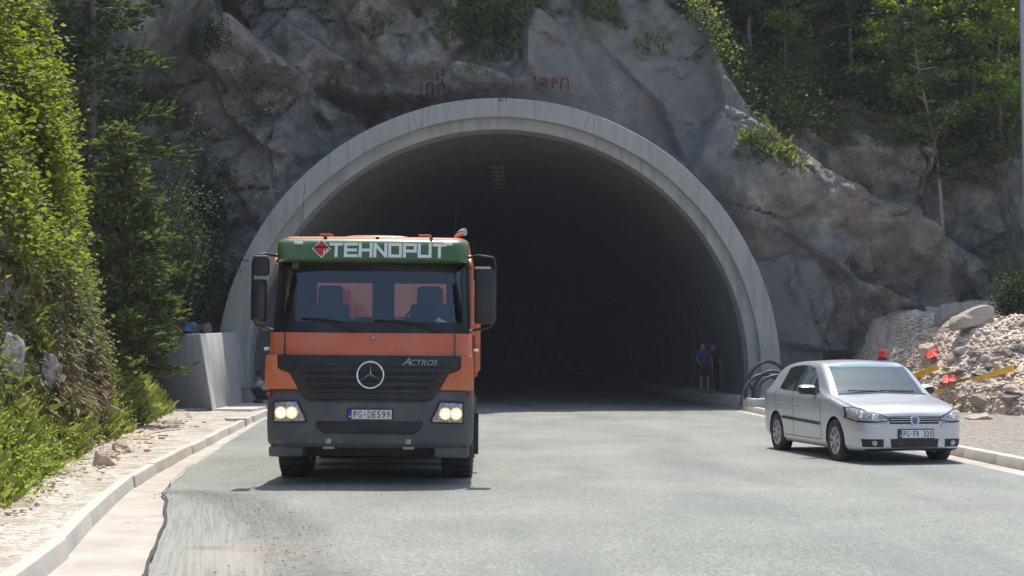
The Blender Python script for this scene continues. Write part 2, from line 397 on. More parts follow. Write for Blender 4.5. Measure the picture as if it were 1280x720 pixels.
def road_mat():
    b = NT('dusty_asphalt'); v = b.coord(); at_ = b.n('ShaderNodeAttribute', attribute_name='along'); mp_ = b.n('ShaderNodeMapping'); mp_.inputs['Scale'].default_value = (5.0, 0.10, 1); b.l(at_.outputs['Vector'], mp_.inputs[0]); vl = mp_.outputs[0]; vt = b.coord(scale=(0.5, 0.10, 1), rot=(0, 0, 0.12))
    big = b.noise(v, 0.33, 6, 0.6); fine = b.noise(v, 55, 3, 0.7); agg = b.vor(v, 62, 'F1', 'Color')
    sep = b.n('ShaderNodeSeparateColor'); b.l(agg, sep.inputs[0])
    c = b.ramp(big, [(0.3, (0.195, 0.208, 0.189)), (0.55, (0.245, 0.259, 0.235)), (0.75, (0.30, 0.311, 0.281))])
    c = b.mix(0.7, c, b.ramp(sep.outputs[0], [(0, (0.55, 0.55, 0.55)), (0.5, (0.95, 0.95, 0.95)), (0.85, (1.15, 1.15, 1.14)), (1, (1.8, 1.78, 1.72))]), 'MULTIPLY')
    tr = b.ramp(b.noise(vt, 1.4, 5), [(0.47, (0, 0, 0)), (0.66, (0.65, 0.65, 0.65))])
    c = b.mix(tr, c, (0.155, 0.168, 0.158))
    lt = b.ramp(b.noise(vt, 0.9, 4, dist=0.6), [(0.53, (0, 0, 0)), (0.70, (0.5, 0.5, 0.5))])
    c = b.mix(lt, c, (0.29, 0.29, 0.272))
    near = b.attr('near_left')          # milled, dirt-tracked strip beside the gutter
    ln = b.ramp(b.noise(vl, 6.5, 5), [(0.42, (0, 0, 0)), (0.58, (1, 1, 1))])
    c = b.mix(b.math('MULTIPLY', b.math('MULTIPLY', near, ln), 0.5), c, (0.37, 0.345, 0.31))
    c = b.mix(b.math('MULTIPLY', b.attr('dirt'), 0.6), c, (0.40, 0.345, 0.285))
    c = b.mix(b.math('MULTIPLY', b.attr('dark'), b.ramp(b.noise(v, 16, 6, 0.75), [(0.3, (0.15, 0.15, 0.15)), (0.65, (0.85, 0.85, 0.85))])), c, (0.115, 0.12, 0.116))
    n1 = b.bump(fine, 0.5, 0.01); n2 = b.bump(b.math('MULTIPLY', b.noise(vl, 6.5, 5), near), 0.5, 0.02, n1)
    b.bsdf(c, 0.85, 0, n2, 0.3); return b.m
M['road'] = road_mat()

def cliff_mat():
    b = NT('cliff_rock'); v = b.coord(); vs = b.coord(scale=(1, 1, 0.35), rot=(0, 0.5, 0)); vv = b.coord(scale=(1.3, 1.3, 0.16))
    big = b.noise(v, 0.22, 6, 0.62); mid = b.noise(v, 1.5, 11, 0.72); fine = b.noise(v, 6, 6, 0.7)
    c = b.ramp(mid, [(0.32, (0.16, 0.157, 0.152)), (0.44, (0.30, 0.293, 0.282)), (0.53, (0.41, 0.40, 0.38)), (0.64, (0.60, 0.58, 0.55))])
    frag = b.n('ShaderNodeSeparateColor'); b.l(b.vor(b.mix(0.12, v, b.noise(v, 2.0, 4, out=1), 'LINEAR_LIGHT'), 1.9, 'F1', 'Color'), frag.inputs[0])
    c = b.mix(0.75, c, b.ramp(frag.outputs[0], [(0, (0.82, 0.82, 0.82)), (0.5, (1.12, 1.12, 1.11)), (1, (1.5, 1.47, 1.42))]), 'MULTIPLY')
    c = b.mix(b.ramp(big, [(0.42, (0, 0, 0)), (0.68, (0.55, 0.55, 0.55))]), c, (0.30, 0.25, 0.20))
    c = b.mix(b.math('MULTIPLY', b.attr('brown'), 0.6), c, b.ramp(mid, [(0.3, (0.30, 0.235, 0.175)), (0.65, (0.50, 0.42, 0.34))]))
    c = b.mix(b.math('MULTIPLY', b.attr('plain_grey'), 0.75), c, (0.31, 0.31, 0.312))
    c = b.mix(b.ramp(b.noise(vv, 1.0, 5), [(0.58, (0, 0, 0)), (0.78, (0.35, 0.35, 0.35))]), c, (0.17, 0.167, 0.163))
    c = b.mix(b.math('MULTIPLY', b.attr('moss'), b.ramp(b.noise(v, 1.6, 5), [(0.4, (0, 0, 0)), (0.6, (1, 1, 1))])), c, (0.08, 0.105, 0.05))
    c = b.mix(b.math('MULTIPLY', fine, 0.3), c, b.mix(0.5, c, (0.12, 0.12, 0.12)))
    n1 = b.bump(mid, 0.7, 0.28)
    n2 = b.bump(b.ramp(b.vor(vs, 1.1, 'DISTANCE_TO_EDGE'), [(0.0, (0, 0, 0)), (0.06, (1, 1, 1))]), 0.35, 0.06, n1)
    n3 = b.bump(fine, 0.8, 0.09, n2)
    b.bsdf(c, 0.92, 0, n3, 0.2); return b.m
M['cliff'] = cliff_mat()
def forest_floor():
    b = NT('forest_floor'); v = b.coord(); c = b.ramp(b.noise(v, 2.2, 6, 0.65), [(0.3, (0.06, 0.065, 0.035)), (0.55, (0.11, 0.105, 0.06)), (0.75, (0.17, 0.145, 0.095))])
    b.bsdf(c, 0.95, 0, b.bump(b.noise(v, 8, 5), 0.8, 0.1), 0.1); return b.m
M['forest_floor'] = forest_floor()
# ================================================================== THE SETTING
def structure(name, me, mat, smooth=None):
    o = put(name, me, mat, None, smooth); o['kind'] = 'structure'; return o
def poly(xs, ys):
    return lambda t: np.interp(t, xs, ys)

PX, PZ, PY = -0.43, 1.09, 45.7            # portal centre and front face
R_OUT, R_STEP, R_IN = 8.83, 8.22, 7.86

kerb_x = poly([-30, 0, 10.36, 14.1, 18.1, 36, 43, 46, 120], [-2.1, -2.1, -3.25, -3.97, -4.62, -6.4, -6.95, -7.0, -7.0])
edge_x = poly([-30, 0, 10.17, 13.0, 15.6, 16.2, 20.4, 29, 36, 43, 46, 120], [-1.3, -1.3, -2.57, -3.12, -3.72, -3.92, -4.55, -5.5, -6.25, -6.9, -6.95, -6.95])
RK = 7.0                                  # right kerb line
bank_x = poly([-30, 0, 8, 12.5, 19.7, 25.1, 31, 37, 42], [-2.9, -3.0, -3.5, -4.5, -6.0, -6.85, -7.8, -8.8, -10.4])

# ground under everything, out to the horizon
structure('ground', mesh_np('ground', [(-600, -600, -0.05), (600, -600, -0.05), (600, 600, -0.05), (-600, 600, -0.05)], [(0, 1, 2, 3)]), M['gravel'])

# road sheet
ys = np.concatenate([np.linspace(-30, 6, 20), np.linspace(6.2, 30, 240), np.linspace(30.3, 60, 70), np.linspace(62, 170, 20)])
us = np.concatenate([[0, 0.0012], np.linspace(0.006, 1, 170)])
Yr, U = np.meshgrid(ys, us, indexing='ij')
Xl = edge_x(Yr) + 0.03 * fbm(Yr * 0.5, Yr * 0, 3, 5)
Xr = Xl + (RK - 0.34 - Xl) * U
Zr = 0.012 * fbm(Xr * 0.5, Yr * 0.25, 3, 8) + 0.025 * (U > 0.0005)
road_me = mesh_np('road', np.stack([Xr, Yr, Zr], -1).reshape(-1, 3), grid_faces(len(ys), len(us))[:, ::-1])
def seg_dist(x, y, pts):
    d = np.full(x.shape, 1e9)
    for (a, b) in zip(pts[:-1], pts[1:]):
        ax, ay, bx, by = a[0], a[1], b[0], b[1]; L = (bx - ax) ** 2 + (by - ay) ** 2
        t = np.clip(((x - ax) * (bx - ax) + (y - ay) * (by - ay)) / L, 0, 1)
        d = np.minimum(d, np.hypot(x - ax - t * (bx - ax), y - ay - t * (by - ay)))
    return d
def gp(*pts): return [tuple(G(*p)[:2]) for p in pts]
dark_line = gp((222, 617), (275, 622), (325, 640), (352, 662), (370, 690), (385, 722))
dd = seg_dist(Xr, Yr, dark_line)
wob = 0.25 * fbm(Xr * 1.5, Yr * 1.0, 4, 3)
dark = (1 - sst(0.12, 0.55, dd + wob))
cA_ = G(338, 695); dirt = 1 - sst(0.15, 0.62, np.hypot((Xr - cA_.x) / 0.65, (Yr - cA_.y) / 1.3) * 0.6 + wob * 0.5)
near = (1 - sst(0.9, 1.7, Xr - Xl + wob)) * (1 - sst(14.5, 16.5, Yr + wob))
cB_ = G(265, 688); dark = np.maximum(dark, 0.8 * (1 - sst(0.1, 0.4, np.hypot((Xr - cB_.x) / 0.5, (Yr - cB_.y) / 0.25) * 0.5 + 0.4 * np.abs(wob))))
for nm, val in (('near_left', near), ('dirt', np.clip(dirt, 0, 1)), ('dark', np.clip(dark, 0, 1))):
    a = road_me.attributes.new(nm, 'FLOAT', 'POINT'); a.data.foreach_set('value', val.astype(np.float32).ravel())
a = road_me.attributes.new('along', 'FLOAT_VECTOR', 'POINT'); a.data.foreach_set('vector', np.stack([Xr - Xl, Yr, Yr * 0], -1).astype(np.float32).ravel())
structure('road', road_me, M['road'], 40)

# the dark tar seam where the asphalt meets the concrete channel
ye = np.linspace(8.5, 30, 160); xe_ = edge_x(ye) + 0.03 * fbm(ye * 0.5, ye * 0, 3, 5); wd = np.interp(ye, [8, 15, 17.5, 30], [0.022, 0.025, 0.012, 0.008]) * (0.7 + 0.8 * vn(ye * 2.5, ye * 0, 7)); sh_ = 0.02 * fbm(ye * 1.1, ye * 0, 3, 15)
def path_dirt(m):
    t = m.node_tree; pb = next(n for n in t.nodes if n.type == 'BSDF_PRINCIPLED'); src = pb.inputs['Base Color'].links[0].from_socket
    nz_ = t.nodes.new('ShaderNodeTexNoise'); nz_.inputs['Scale'].default_value = 1.7; nz_.inputs['Detail'].default_value = 6; tc = t.nodes.new('ShaderNodeTexCoord'); t.links.new(tc.outputs['Object'], nz_.inputs['Vector'])
    rp = t.nodes.new('ShaderNodeValToRGB'); rp.color_ramp.elements[0].position = .48; rp.color_ramp.elements[0].color = (0, 0, 0, 1); rp.color_ramp.elements[1].position = .68; rp.color_ramp.elements[1].color = (.7, .7, .7, 1); t.links.new(nz_.outputs[0], rp.inputs[0])
    mx = t.nodes.new('ShaderNodeMix'); mx.data_type = 'RGBA'; t.links.new(rp.outputs[0], mx.inputs[0]); t.links.new(src, mx.inputs[6]); mx.inputs[7].default_value = (.26, .205, .15, 1); t.links.new(mx.outputs[2], pb.inputs['Base Color']); return m
M['path'] = path_dirt(gravel('path_gravel', [(0, (0.30, 0.26, 0.21)), (0.4, (0.50, 0.46, 0.40)), (1, (0.66, 0.62, 0.56))], 20, 90, 1.0))
structure('road_seam', mesh_np('road_seam', np.stack([np.stack([xe_ - wd * .6 + sh_, ye, 0 * ye + 0.042], 1), np.stack([xe_ + wd * .5 + sh_, ye, 0 * ye + 0.046], 1)], 1).reshape(-1, 3), grid_faces(160, 2)[:, ::-1]), simple('tar_seam', (0.06, 0.058, 0.055), 0.9, var=0.4))
# left: gutter strip, kerb of cast lengths, pale path behind it
ys = np.concatenate([np.linspace(-30, 6, 12), np.linspace(6.3, 46, 200)])
n = len(ys); xk, xe = kerb_x(ys), edge_x(ys) + 0.12
Vv = np.stack([np.stack([xk - 0.05, ys, 0.0 * ys + 0.012], 1), np.stack([(xk + xe) / 2, ys, 0.004 + 0.012 * fbm(ys * 2, ys * 0, 3, 9)], 1), np.stack([xe, ys, 0 * ys + 0.004], 1)], 1)
structure('gutter', mesh_np('gutter', Vv.reshape(-1, 3), grid_faces(n, 3)[:, ::-1]), M['gutter'], 40)
mb = MB(); y = 3.0; rnd = random.Random(4)
while y < 44:
    L = 2.04 if y < 36 else 1.3; y1 = y + L - 0.012
    x0, x1 = float(kerb_x(y)), float(kerb_x(y1)); h = 0.155 + rnd.uniform(-0.008, 0.008); o = rnd.uniform(-0.015, 0.015)
    vs = []
    for (xx, yy) in ((x0 + o, y), (x1 + o, y1)):
        vs += [(xx, yy, -0.04), (xx - 0.03, yy, h), (xx - 0.15, yy, h + 0.002), (xx - 0.15, yy, -0.04)]
    mb.add(vs, [(0, 1, 2, 3), (7, 6, 5, 4), (0, 4, 5, 1), (1, 5, 6, 2), (2, 6, 7, 3)]); y += L
kb = mb.build('kerb', M['kerb'], bevel=0.012); kb['kind'] = 'structure'
ys = np.linspace(-30, 46, 300); us = np.linspace(0, 1, 26)
Yg, U = np.meshgrid(ys, us, indexing='ij')
x0 = bank_x(Yg) - 1.2; x1 = kerb_x(Yg) - 0.06
Xg = x0 + (x1 - x0) * U; Zg = 0.134 + 0.035 * fbm(Xg * 2, Yg * 2, 4, 12) * (1 - U ** 3) + 0.12 * (1 - U) ** 2
structure('path', mesh_np('path', np.stack([Xg, Yg, Zg], -1).reshape(-1, 3), grid_faces(len(ys), len(us))[:, ::-1]), M['path'], 60)

# right: channel, kerb, gravel shoulder rising into the rubble slope
structure('gutter', mesh_np('gutter', [(RK - 0.36, -30, 0.004), (RK, -30, 0.016), (RK, 110, 0.016), (RK - 0.36, 110, 0.004)], [(0, 1, 2, 3)]), M['gutter'])
mb = MB(); y = 12.0
while y < 42.2:
    mb.prism([(RK, -0.03), (RK + 0.03, 0.17), (RK + 0.19, 0.175), (RK + 0.19, -0.03)], y, y + 1.485, 'y'); y += 1.5
kb = mb.build('kerb', M['kerb'], bevel=0.012); kb['kind'] = 'structure'

def rubble_z(X, Y):
    toe = np.interp(X, [7, 11.0, 11.7, 12.6, 14.2, 25], [54, 47, 40.0, 36.0, 32.8, 28])
    ramp = np.maximum(0, Y - toe)
    z = 0.155 + 0.36 * np.minimum(ramp, 6.8) + 0.1 * np.maximum(0, ramp - 6.8) + 0.35 * np.exp(-((ramp - 1.0) / 1.3) ** 2) * sst(0, 0.6, ramp)
    a = sst(-0.8, 0.7, Y - toe)
    return z + a * (0.42 * fbm(X * 0.55, Y * 0.55, 4, 31) + 0.16 * facets_r(X, Y) + 0.07 * fbm(X * 2.5, Y * 2.5, 4, 33)) + 0.025 * fbm(X * 3, Y * 3, 3, 37)
_rr = np.random.default_rng(3)
def facets_r(X, Y):
    return (ridged(X * 1.3, Y * 1.3, 3, 41) - 0.6) * 1.6
Xg, Yg = np.meshgrid(np.linspace(RK + 0.17, 30, 230), np.linspace(6, 49, 400), indexing='ij')
Zg = rubble_z(Xg, Yg)
rub_v = np.stack([Xg, Yg, Zg], -1).reshape(-1, 3); rub_f = grid_faces(230, 400)
toe_all = np.interp(rub_v[:, 0], [7, 11.0, 11.7, 12.6, 14.2, 25], [54, 47, 40.0, 36.0, 32.8, 28])
fc = rub_v[rub_f].mean(1); isr = (fc[:, 1] > np.interp(fc[:, 0], [7, 11.0, 11.7, 12.6, 14.2, 25], [54, 47, 40.0, 36.0, 32.8, 28]) - 0.4 + 0.9 * fbm(fc[:, 0], fc[:, 1], 3, 44))
me = mesh_np('rubble_slope', rub_v, rub_f); me.materials.append(M['shoulder']); me.materials.append(M['rubble'])
me.polygons.foreach_set('material_index', isr.astype(np.int32)); structure('rubble_slope', me, None, 50)
RUB = BVHTree.FromPolygons([Vector(p) for p in rub_v], rub_f.tolist())
def Rb(px, py):
    """where the line of sight through a pixel meets the rubble"""
    h = RUB.ray_cast(Vector((0, 0, CH)), ray(px, py).normalized()); return h[0] if h[0] else P(px, py, 38)
def rub_top(x, y):
    h = RUB.ray_cast(Vector((x, y, 30)), Vector((0, 0, -1))); return h[0].z if h[0] else 0.15

# ------------------------------------------------------------------ the cliff and the wooded hillside above it
xs = np.concatenate([np.arange(-30, -14, 0.25), np.arange(-14, 18, 0.085), np.arange(18, 36, 0.25)]); ts = np.concatenate([np.arange(-0.5, 15, 0.085), np.arange(15, 36, 0.22)])
X, T = np.meshgrid(xs, ts, indexing='ij')
H = np.interp(X, [-30, -12, -8, 3, 5.5, 8, 12, 16, 36], [17, 19.5, 20, 20, 14.0, 9.4, 8.3, 7.6, 7.0])
H = H + 0.6 * fbm(X * 0.5, X * 0, 3, 51)
over = np.maximum(0, T - H)
Z = np.minimum(T, H) + over * 0.66
Yb = np.interp(X, [-30, -16, -11, -8.5, 8.6, 11, 14, 18, 36], [34, 41.5, 45.2, 46.8, 46.8, 46.5, 45.6, 44.6, 41])
Y0 = Yb + 0.105 * np.minimum(T, H) + over * 0.75
rad = np.hypot(X - PX, Z - PZ)
calm = sst(8.85, 9.9, np.where(Z < PZ, np.abs(X - PX), rad))
off = 0.95 * fbm(X * 0.16, T * 0.16, 3, 61) + 0.5 * (ridged(X * 0.33 + T * 0.2, T * 0.33, 3, 62) - 0.6)
off += 0.34 * facets(X + 0.35 * T, T - 0.2 * X, 90, (-30, 52, -8, 40), 5, 1.0, 0.8)
crk = cracks(X + 0.45 * T + 0.5 * fbm(X, T, 3, 66), (T - 0.3 * X + 0.5 * fbm(X, T, 3, 67)) * 1.2, 420, (-32, 56, -14, 56), 9, 0.075); off -= 0.36 * crk * sst(-0.35, 0.05, fbm(X * 0.35, T * 0.35, 3, 68))
crk2 = cracks(X + 0.7 * T + 0.3 * fbm(X * 2, T * 2, 3, 69), (T - 0.5 * X) * 1.3, 2600, (-32, 60, -30, 66), 10, 0.06); off -= 0.12 * crk2 * sst(-0.25, 0.1, fbm(X * 0.6, T * 0.6, 3, 70))
off += 0.27 * facets(X + 0.6 * T, T - 0.3 * X, 700, (-30, 56, -12, 44), 6, 1.2, 0.7)
off += 0.05 * fbm(X * 3.7, T * 3.7, 3, 74) + 0.19 * facets(X + 0.2 * T, T - 0.1 * X, 4500, (-30, 46, -6, 40), 7, 1.0, 0.8)
off += 0.20 * fbm(X * 1.1 + T * .5, T * 1.3, 6, 64, 0.66) + 0.24 * (ridged(X * 0.9 + 0.8 * T, T * 0.7 - .5 * X, 4, 65) - 0.6)
# the smoother, plain grey part above and right of the portal
smooth_part = sst(-1.5, 1.0, X - 0.10 * (Z - 9)) * (1 - sst(6.0, 9.5, X - 0.25 * (Z - 9))) * sst(4, 7, Z) + (1 - sst(9.5, 11.0, X)) * sst(8, 8.6, X) * (1 - sst(5, 8, Z))
off *= (1 - 0.6 * np.clip(smooth_part, 0, 1))
bed = (T - 0.42 * X + 0.7 * fbm(X * 0.4, T * 0.4, 3, 72)) * 1.15       # slanting beds standing out as small steps
fb = bed - np.floor(bed); off += 0.22 * (np.where(fb < 0.8, fb / 0.8, (1 - fb) / 0.2) - 0.5) * sst(-0.25, 0.25, fbm(X * 0.25, T * 0.25, 3, 73)) * (1 - 0.7 * np.clip(smooth_part, 0, 1))
off *= 0.2 + 0.8 * calm
# overhanging ledge at the upper left with a hollow under it
zl = np.interp(X, [-11.5, -9.8, -6, -2.2, 1.0, 4], [11.6, 10.9, 10.75, 10.35, 9.9, 10.3]) + 0.22 * fbm(X * 1.5, X * 0, 4, 71)
lm = sst(-11.0, -9.6, X) * (1 - sst(-1.2, 1.5, X))
up = Z - zl
off += lm * calm * (1.3 * sst(-0.04, 0.14, up) * (1 - 0.75 * sst(0.6, 3.2, up)) - 0.8 * sst(-3.5, -0.3, up) * (1 - sst(-0.1, 0.05, up)))
# brown outcrop on the right
oc = np.exp(-(((X - 12.7 + 0.30 * (Z - 5)) / 1.45) ** 10 + ((Z - 5.0 + 0.3 * (X - 13)) / 1.9) ** 10))
off += oc * (0.95 + 0.35 * fbm(X * 0.8, Z * 0.8, 3, 77))
# gully at the far left and knob beside the wood edge
gl = np.exp(-((X + 10.9 + 0.25 * (Z - 8)) / 0.7) ** 2); off -= 0.9 * gl
kn = np.exp(-(((X - 9.0) / 1.5) ** 2 + ((Z - 7.6) / 1.2) ** 2)); off += 0.6 * kn
slope = sst(0.0, 1.5, over); off = off * (1 - 0.5 * slope)
Yc = Y0 - off
re = np.where(Z < PZ, np.abs(X - PX), rad)
Yc = np.maximum(Yc, PY + 0.45 - 0.8 * np.maximum(0, re - 9.25))
Zc = Z + slope * 0.4 * fbm(X * 0.5, T * 0.5, 3, 80)
cl_v = np.stack([X, Yc, Zc], -1).reshape(-1, 3); cl_f = grid_faces(len(xs), len(ts))
c = cl_v[cl_f].mean(1)
keep = ~((np.hypot(c[:, 0] - PX, c[:, 2] - PZ) < 8.45) | ((np.abs(c[:, 0] - PX) < 8.35) & (c[:, 2] < PZ)))
me = mesh_np('cliff', cl_v, cl_f[keep])
brown = np.clip(oc * 1.3 + 0.8 * np.exp(-(((X + 8.2) / 2.2) ** 2 + ((Z - 11.6) / 0.9) ** 2)) + 0.7 * kn + 0.9 * np.exp(-(((X - 11.5) / 1.8) ** 2 + ((Z - 8.0) / 0.6) ** 2)), 0, 1)
moss = np.clip(sst(12.3, 14.5, Z + 1.2 * fbm(X * 0.6, Z * 0.6, 3, 90)) * (X < 6) * 0.8 + sst(-0.3, 0.8, T - H) + (1 - sst(-11.5, -9.5, X + 0.2 * (Z - 6))) * 0.85 + 0.6 * np.exp(-(((X - 2.6) / 3) ** 2 + ((Z - 13.5) / 0.9) ** 2)), 0, 1)
for nm, val in (('brown', brown), ('moss', moss), ('plain_grey', np.clip(smooth_part, 0, 1))):
    a = me.attributes.new(nm, 'FLOAT', 'POINT'); a.data.foreach_set('value', val.astype(np.float32).ravel())
me.materials.append(M['cliff']); me.materials.append(M['forest_floor'])
mi = (slope.reshape(-1)[cl_f].mean(1) > 0.5)[keep]
me.polygons.foreach_set('material_index', mi.astype(np.int32))
structure('cliff', me, None, 20)
CLF = BVHTree.FromPolygons([Vector(p) for p in cl_v], cl_f[keep].tolist())
def Cl(px, py):
    h = CLF.ray_cast(Vector((0, 0, CH)), ray(px, py).normalized()); return (h[0], h[1]) if h[0] else (P(px, py, 47), Vector((0, -1, 0)))
def cliff_top(x, y):
    h = CLF.ray_cast(Vector((x, y, 60)), Vector((0, 0, -1))); return h[0].z if h[0] else 9.0

# ------------------------------------------------------------------ the tunnel
tun = thing('tunnel', 'round concrete road tunnel mouth with a stepped ring set in the grey cliff', 'tunnel', (PX, PY, 0)); tun.scale = (1.014, 1, 1)
def arc(r, a0=-18, a1=198, n=97):
    return [(r * math.cos(math.radians(a0 + (a1 - a0) * i / (n - 1))), PZ + r * math.sin(math.radians(a0 + (a1 - a0) * i / (n - 1)))) for i in range(n)]
def ring(name, prof, mat, n=97, jitter=0.0):
    """(radius, depth) profile swept round the arch"""
    V_, F_ = [], []; m = len(prof)
    for i in range(n):
        a = math.radians(-9 + 198 * i / (n - 1))
        for (r, yd) in prof:
            rr = r + jitter * (vn(np.array([i * 0.35]), np.array([r]), 4)[0] - 0.5)
            V_.append((rr * math.cos(a), yd, max(-0.05, PZ + rr * math.sin(a))))
    F_ = grid_faces(n, m)
    return put(name, mesh_np(name, V_, F_), mat, tun, 30)
ring('outer_ring', [(R_OUT, 5.0), (R_OUT, 0.02), (R_OUT - 0.02, 0.0), (R_STEP + 0.02, 0.0), (R_STEP, 0.02), (R_STEP, 0.30)], M['concrete'], jitter=0.02)
ring('inner_collar', [(R_STEP + 0.05, 0.28), (R_IN + 0.02, 0.28), (R_IN, 0.30), (R_IN, 1.2)], M['concrete'], jitter=0.01)
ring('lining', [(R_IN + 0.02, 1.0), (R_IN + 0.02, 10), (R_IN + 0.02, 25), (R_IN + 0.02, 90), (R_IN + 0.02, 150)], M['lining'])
MB().box((0, 120, 4.5), (17, 0.4, 11)).build('sun_block', M['rubber'], tun)  # dark box added to stop sunlight leaking in at the far end
jm = simple('joint_grey', (0.2, 0.195, 0.185), 0.9)  # darker grey of the joints in the ring
for a in (22, 47, 71, 90, 108, 132, 158):
    q = math.radians(a); c_, s_ = math.cos(q), math.sin(q)
    mb = MB().box(((R_OUT + R_STEP) / 2 * c_, -0.001, PZ + (R_OUT + R_STEP) / 2 * s_), (R_OUT - R_STEP - 0.06, 0.006, 0.018), Matrix.Rotation(-q, 3, 'Y')); mb.build('joint', jm, tun)
#                                   # pale seepage stains are in the lining material; cable tray brackets under the crown
for i in range(6):
    MB().box((-0.12, 9 + i * 1.3, PZ + R_IN - 0.06), (0.55, 0.08, 0.10)).build('cable_bracket', M['lining'], tun)
# raised walkways through the tunnel
mb = MB(); mb.prism([(RK + 0.02, -0.03), (RK + 0.04, 0.40), (8.6, 0.42), (8.6, -0.03)], 42.2, 166, 'y')
wk = mb.build('walkway', M['kerb'], bevel=0.015); wk['kind'] = 'structure'
mb = MB(); mb.prism([(-9.0, -0.03), (-9.0, 0.21), (-7.1, 0.20), (-7.07, -0.03)], 39.5, 166, 'y')
wk = mb.build('walkway', M['kerb'], bevel=0.015); wk['kind'] = 'structure'

# wing wall at the left of the portal
wb0, wb1, wb2 = P(205, 500, 42.6), G(268, 521), Vector((-8.35, 45.9, 0))
wt0, wt1, wt2 = P(206, 419, 42.8), P(250, 417, 39.3), P(298, 415, 46.0)
ww = thing('wing_wall', 'pale battered concrete wing wall left of the tunnel mouth, with a streaked strip of painted sunlight at its corner', 'wall', (wb1.x, wb1.y, 0))
def wl(v): return Vector(v) - Vector((wb1.x, wb1.y, 0))
th = Vector((-0.5, 0.55, 0))
vs = [wl((wb0.x, wb0.y, -0.1)), wl((wb1.x, wb1.y, -0.1)), wl((wb2.x, wb2.y, -0.1)), wl((wb0.x, wb2.y + 2, -0.1)),
      wl(wt0), wl(wt1), wl(wt2), wl((wt0.x, wt2.y + 2, wt0.z))]
MB().add(vs, [(3, 2, 1, 0), (4, 5, 6, 7), (0, 1, 5, 4), (1, 2, 6, 5), (2, 3, 7, 6), (3, 0, 4, 7)]).build('wall_body', M['wing'], ww, bevel=0.03)
# streaked corner strip, coloured lighter for the sunlight on it
q0, q1 = vs[1], vs[5]
a0, a1 = (vs[0] - vs[1]).normalized(), (vs[2] - vs[1]).normalized(); b1_ = (vs[6] - vs[5]).normalized()
g_ = [q0 + a1 * 0.02, q0 + a1 * 0.55, q1 + b1_ * 0.95, q1 + b1_ * 0.02]
nn = (g_[1] - g_[0]).cross(g_[3] - g_[0]).normalized()
if nn.x < 0: nn = -nn
MB().add([p + nn * 0.004 for p in g_] + [p - nn * 0.02 for p in g_], [(0, 1, 2, 3), (0, 4, 5, 1), (1, 5, 6, 2), (2, 6, 7, 3), (3, 7, 4, 0)]).build('sunlit_strip', concrete('sunlit_strip_white', (0.5, 0.5, 0.49), (0.68, 0.68, 0.67), 0.2), ww)
# ================================================================== PLANTS
RNG = np.random.default_rng(12)
def rdir(n):
    v = RNG.normal(size=(n, 3)); return v / np.linalg.norm(v, axis=1, keepdims=True)
def leaves(C_, size, up=0.0, aspect=0.75, droop=0.0, jitter=0.35):
    """folded four-point leaves: centres, length, how strongly their faces turn up"""
    n = len(C_); nrm = rdir(n); nrm[:, 2] = np.abs(nrm[:, 2]) + up; nrm /= np.linalg.norm(nrm, axis=1, keepdims=True)
    a = rdir(n); a[:, 2] -= droop; a -= nrm * (a * nrm).sum(1, keepdims=True); a /= np.linalg.norm(a, axis=1, keepdims=True) + 1e-9
    b = np.cross(nrm, a); L = (size * (1 + RNG.uniform(-jitter, jitter, n)))[:, None]; W = L * aspect * 0.5
    V_ = np.empty((n, 4, 3)); V_[:, 0] = C_ - a * L * 0.5; V_[:, 1] = C_ + b * W + nrm * L * 0.12; V_[:, 2] = C_ + a * L * 0.5; V_[:, 3] = C_ - b * W + nrm * L * 0.12
    i = np.arange(n)[:, None] * 4
    F_ = np.concatenate([i + np.array([[0, 1, 2]]), i + np.array([[0, 2, 3]])], 0)
    return V_.reshape(-1, 3), F_
def blades(C_, h, lean=0.45, wd=0.018, dirs=None):
    n = len(C_); d = RNG.normal(0, lean, (n, 3)); d[:, 2] = 1
    if dirs is not None: d = d + dirs
    d /= np.linalg.norm(d, axis=1, keepdims=True)
    H_ = (h * RNG.uniform(0.5, 1.25, n))[:, None]; s = rdir(n); s[:, 2] = 0; s /= np.linalg.norm(s, axis=1, keepdims=True) + 1e-9
    bend = RNG.normal(0, 0.25, (n, 3)) * H_; bend[:, 2] = -0.12 * H_[:, 0]
    V_ = np.stack([C_ - s * wd, C_ + s * wd, C_ + d * H_ * 0.6 + s * wd * 0.7, C_ + d * H_ + bend], 1)
    i = np.arange(n)[:, None] * 4
    return V_.reshape(-1, 3), np.concatenate([i + np.array([[0, 1, 2]]), i + np.array([[0, 2, 3]])], 0)

# ------------------------------------------------------------------ the bank on the left
def bank_zmax(Y): return np.interp(Y, [-30, 0, 12, 22, 24.5, 26.5, 40, 43], [3.5, 3.5, 5.8, 8.3, 8.6, 1.9, 1.9, 1.4])
def bank_xz(Y, t):
    """t: height up the face in metres; past the top it runs back as a plateau"""
    zm = bank_zmax(Y); a = np.interp(Y, [0, 15, 18, 22, 24.5, 26.5], [0.95, 0.9, 0.6, 0.25, 0.18, 0.62]); lo = np.interp(Y, [0, 24.5, 26.5], [1.6, 1.6, 2.3])
    z = np.minimum(t, zm); back = np.maximum(0, t - zm)
    x = bank_x(Y) - a * np.minimum(z, lo) - 0.23 * np.maximum(0, z - lo) - back * 0.95
    return x, z + 0.13 + back * 0.12
ysb = np.concatenate([np.linspace(-20, 5, 14), np.linspace(5.3, 43, 260)]); tb = np.concatenate([np.linspace(-0.2, 12, 120), np.linspace(12.4, 26, 24)])
Yv, Tv = np.meshgrid(ysb, tb, indexing='ij')
Xv, Zv = bank_xz(Yv, Tv)
bn = -0.12 + 0.36 * fbm(Yv * 0.45, Tv * 0.45, 4, 101) + 0.22 * fbm(Yv * 1.5, Tv * 1.5, 4, 102) + 0.10 * (ridged(Yv * 1.1, Tv * 0.8, 3, 104) - 0.6)
